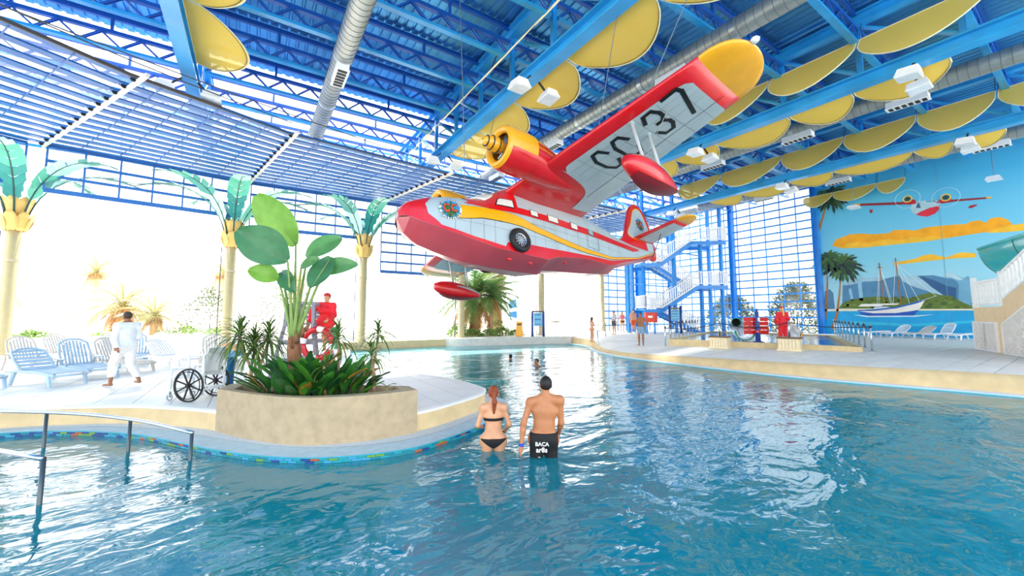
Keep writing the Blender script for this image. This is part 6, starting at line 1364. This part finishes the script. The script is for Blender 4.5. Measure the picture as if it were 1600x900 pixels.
# small broad leaf at the planter's end
t = thing('leaf_sprig', 'single heart-shaped leaf sprig at the planter corner', 'plant', (1.98, 6.98, .62)); MB().tube([(0,0,0),(.01,0,.12),(0,.02,.2)], .008, 5).build('stalk', mSTK, t); blade((0,.02,.2), (.14,-.08,.27), .13, .08, .1).build('leaf', gDK[2], t, smooth=True); blade((0,.02,.2), (-.1,.05,.28), .1, .08, .1).build('leaf', gDK[2], t, smooth=True)

# ---------------------------------------------------------------- garden beyond the open doors
gP = [leafmat('palm_frond_a', '#7f9a55', .3), leafmat('palm_frond_b', '#5f8a50', .3), leafmat('palm_frond_dry', '#b98a55', .3)]
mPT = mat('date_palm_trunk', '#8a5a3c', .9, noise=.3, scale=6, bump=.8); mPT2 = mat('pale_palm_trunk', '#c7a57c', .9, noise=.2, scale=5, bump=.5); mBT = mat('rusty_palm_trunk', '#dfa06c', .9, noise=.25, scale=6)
def frond(L_, seed, dry=0.0, nl=26):
    r = random.Random(seed); b = MB(); sp = []
    for i in range(9): u = i/8; sp.append(Vector((L_*u*(1-.12*u), 0, L_*(.42*u - .62*u*u - dry*u))))
    b.tube(sp, [.03*(1-.85*i/8) for i in range(9)], 5)
    for k in range(nl):
        u = .1 + .88*k/nl; f = u*8; i = min(7, int(f)); p = sp[i].lerp(sp[i+1], f-i); d = (sp[i+1]-sp[i]).normalized(); ll = L_*.28*math.sin(PI*(.12+.82*u))**.7
        for s in (-1, 1):
            e = (d*.75 + Vector((0, s*.8, -.25 - dry*.5 + r.uniform(-.1,.1)))).normalized(); q = p + e*ll; w = e.cross(Vector((0,0,1))).normalized()*.028
            b.add([p-w, p+w, q+w*.15-Vector((0,0,.06*ll)), q-w*.15-Vector((0,0,.06*ll))], [(0,1,2,3)])
    return b.mesh('frond')
FR = [frond(2.3, 1), frond(2.5, 2), frond(2.1, 3, .35)]
FRG = [m.copy() for m in FR]
for i, me in enumerate(FR): me.materials.append(gP[i if i < 2 else 2])
for i, me in enumerate(FRG): me.materials.append([leafmat('glare_pale_frond_a', '#c9c092', .4), leafmat('glare_pale_frond_b', '#b9ba88', .4), leafmat('glare_pale_frond_dry', '#e0bf94', .4)][i])  # garden fronds coloured paler to stand in for sun glare
def palm(label, loc, th, tr, nf, mt, sc=1.0, skirt=0, lean=(0,0), scales=True, grp=None):
    t = thing('palm_tree', label, 'palm tree', loc, 0, grp); r = random.Random(int(abs(loc[0]*77)+abs(loc[1]*13))); top = Vector((lean[0], lean[1], th))
    tk = MB().tube([top*(i/8) + Vector((0,0,0)) for i in range(9)], [tr*(1.15-.25*math.sin(PI*i/8)) for i in range(9)], 14).build('trunk', mt, t, smooth=True)
    if scales:
        sm = MB().add([(-.5,0,0),(.5,0,0),(.3,-.35,.6),(-.3,-.35,.6),(0,.2,.2)], [(0,1,2,3),(0,3,4),(1,4,2),(2,4,3),(0,4,1)]).mesh('bark_scale'); sm.materials.append(mt); nr = int(th/.17)
        for j in range(nr):
            for k in range(11):
                a = 2*PI*(k + .5*(j % 2))/11; p = top*((j+.3)/nr); rr = tr*(1.15-.25*math.sin(PI*(j+.3)/nr))*1.0; o = place(sm, 'bark_scale', None, tk, loc=p + Vector((math.cos(a)*rr, math.sin(a)*rr, 0)), rot=(0, 0, a + PI/2)); o.scale = (tr*.5, tr*.5, .26)
    for k in range(nf):
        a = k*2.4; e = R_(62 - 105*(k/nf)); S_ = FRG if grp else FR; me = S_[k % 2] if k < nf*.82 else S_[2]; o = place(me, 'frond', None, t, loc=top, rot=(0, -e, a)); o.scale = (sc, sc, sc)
    if skirt:
        b = MB()
        for k in range(150):
            a = r.random()*2*PI; rr = tr*(1.5+.9*r.random()); z0 = th - r.random()*skirt*.5; ln = skirt*(.3+.4*r.random()); p = Vector((lean[0]*z0/th+math.cos(a)*rr*.7, lean[1]*z0/th+math.sin(a)*rr*.7, z0)); q = Vector((lean[0]*z0/th+math.cos(a)*rr*1.15, lean[1]*z0/th+math.sin(a)*rr*1.15, z0-ln)); s = Vector((-math.sin(a), math.cos(a), 0))*.035
            b.add([p-s, p+s, q+s*.4, q-s*.4], [(0,1,2,3)])
        k = b.build('dead_frond_skirt', mat('straw_fronds', '#c9ab86', .9, noise=.25, scale=8), t); k['kind'] = 'stuff'
    return t
palm('date palm with stout scaly trunk in the bed behind the pool curb', (14.9, 28.4, .4), 3.0, .38, 52, mPT, 1.55, 1.2)
palm('slender palm with pale leaning trunk beside the scaly date palm', (15.6, 27.0, .52), 3.0, .17, 26, mPT2, 1.1, 1.1, (.1,.05), False)
palm('tall palm wrapped in a hanging skirt of dead fronds', (18.0, 29.9, .4), 7.6, .42, 30, mPT2, 1.2, 5.2, (-.2,0), False)
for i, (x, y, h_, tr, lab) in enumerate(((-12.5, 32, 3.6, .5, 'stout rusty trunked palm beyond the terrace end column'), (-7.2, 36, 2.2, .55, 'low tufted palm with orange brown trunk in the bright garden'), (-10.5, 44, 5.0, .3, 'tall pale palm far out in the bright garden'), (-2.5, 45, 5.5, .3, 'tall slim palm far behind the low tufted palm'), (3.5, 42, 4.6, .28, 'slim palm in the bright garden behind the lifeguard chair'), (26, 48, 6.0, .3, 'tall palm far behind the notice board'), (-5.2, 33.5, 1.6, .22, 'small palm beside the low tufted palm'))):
    palm(lab, (x, y, .4), h_, tr, 26, mBT if i < 2 else mat('glare_pale_trunk', '#e6cfae', .9), 1.15 if i < 2 else .9, 1.2 if i < 2 else .6, (0,0), i < 2, 'palms in the garden')  # farther trunks get a paler colour in place of overexposed sunlight
def shrub(label, loc, rx, rz_, cols, nb=260, lw=.09, grp=None):
    t = thing('shrub', label, 'shrub', loc, 0, grp); r = random.Random(int(abs(loc[0]*31)+abs(loc[1]*17)))
    for ci, c in enumerate(cols):
        b = MB()
        for k in range(nb//len(cols)):
            a = r.random()*2*PI; e = r.random()*PI/2; q = .65+.4*r.random(); p = Vector((rx*q*math.cos(a)*math.cos(e), rx*q*math.sin(a)*math.cos(e), rz_*q*math.sin(e))); d = Vector((math.cos(a)+r.uniform(-.6,.6), math.sin(a)+r.uniform(-.6,.6), .5+r.uniform(-.4,.6))).normalized(); s = d.cross(Vector((r.uniform(-1,1), r.uniform(-1,1), 1))).normalized()*lw*.5
            b.add([p, p+d*lw*.8+s, p+d*lw*2, p+d*lw*.8-s], [(0,1,2,3)])
        o = b.build('foliage', c, t); o['kind'] = 'stuff'
    MB().tube([(0,0,0),(0,.02,rz_*.6)], [.05,.02], 6).build('stem', mat('shrub_wood', '#6a5138', .9), t)
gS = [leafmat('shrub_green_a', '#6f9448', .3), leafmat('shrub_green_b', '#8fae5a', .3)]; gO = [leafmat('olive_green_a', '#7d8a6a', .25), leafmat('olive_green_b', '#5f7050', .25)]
for i, (x, y, rx, rz_) in enumerate(((12.6,26.6,.8,.7),(13.6,26.2,.7,.5),(14.9,25.9,.8,.5),(16.2,26.2,.8,.6),(16.4,27.4,1.0,1.1),(13.2,27.6,1.0,.9),(17.6,26.4,.6,.4))):
    shrub(['low bright shrub at the column foot in the palm bed', 'low shrub by the palm bed curb', 'spreading ground shrub before the date palm trunk', 'ground shrub before the slender palm', 'taller leafy shrub behind the slender palm', 'taller leafy shrub behind the date palm', 'small shrub at the curb end near the notice board'][i], (x, y, .5), rx, rz_, gS, 420, .09, 'shrubs in the palm bed')
for i, (x, y, rx, rz_, lab) in enumerate(((2.3,35,2.6,4.2,'tall olive hedge seen behind the strelitzia'),(-2.6,36.5,1.8,3.6,'grey green hedge to the left of the strelitzia'),(5.2,38,1.8,2.6,'grey green bush beyond the lifeguard chair'),(-9.6,31,1.0,.8,'spiky garden bush beyond the blue loungers'),(-6.6,32,1.3,.7,'low green bush behind the back row loungers'),(-3.6,33,1.8,.9,'low spreading bush behind the upright lounger'),(-1.6,32,1.2,.8,'dense low bush beside the wheelchair column'),(20.5,40,1.6,1.4,'leafy bush far behind the yellow bin'),(40.8,21.8,2.4,3.6,'garden bush seen through the slide window'),(41,16.0,2.4,4.4,'taller bush seen through the slide window near the mural'))):
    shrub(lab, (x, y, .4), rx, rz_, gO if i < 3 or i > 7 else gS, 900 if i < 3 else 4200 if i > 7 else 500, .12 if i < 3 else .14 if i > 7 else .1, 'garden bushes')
# blue pennant panels on a white mast in the garden
t = thing('garden_mast', 'white garden mast carrying two blue panels', 'mast', (22.2, 33, .4)); MB().tube([(0,0,0),(-.1,0,4.8)], .1, 10).build('pole', mWHITE, t, smooth=True)
MB().plate([(-1.0,0,2.3),(-.15,0,2.45),(-.2,0,3.3),(-1.0,0,3.1)], (0,.04,0)).build('panel', mat('panel_blue', '#3f8fc0', .5), t); MB().plate([(-1.0,0,1.55),(-.1,0,1.35),(-.12,0,2.1),(-1.0,0,2.0)], (0,.04,0)).build('panel', mat('panel_blue2', '#2f7fb4', .5), t)
t = thing('garden_urn', 'stone pedestal urn on the garden path', 'urn', (26.5, 32.5, .4)); MB().lathe([(.5,0),(.5,.1),(.32,.15),(.34,.9),(.52,.95),(.52,1.05),(.36,1.1),(.42,1.6),(.3,1.65)], 18).build('body', mat('pale_stone', '#e2d9c6', .8), t, smooth=False); MB().lathe([(.53,.94),(.55,1.0),(.53,1.06)], 18, cap=False).build('band', mat('dark_band', '#5f5a50', .6), t)
# low white garden wall
tag(MB().prism([(-16,29.3),(9,29.3),(9,29.6),(-16,29.6)], .3, .95).build('wall_garden', mWHITE), kind='structure')
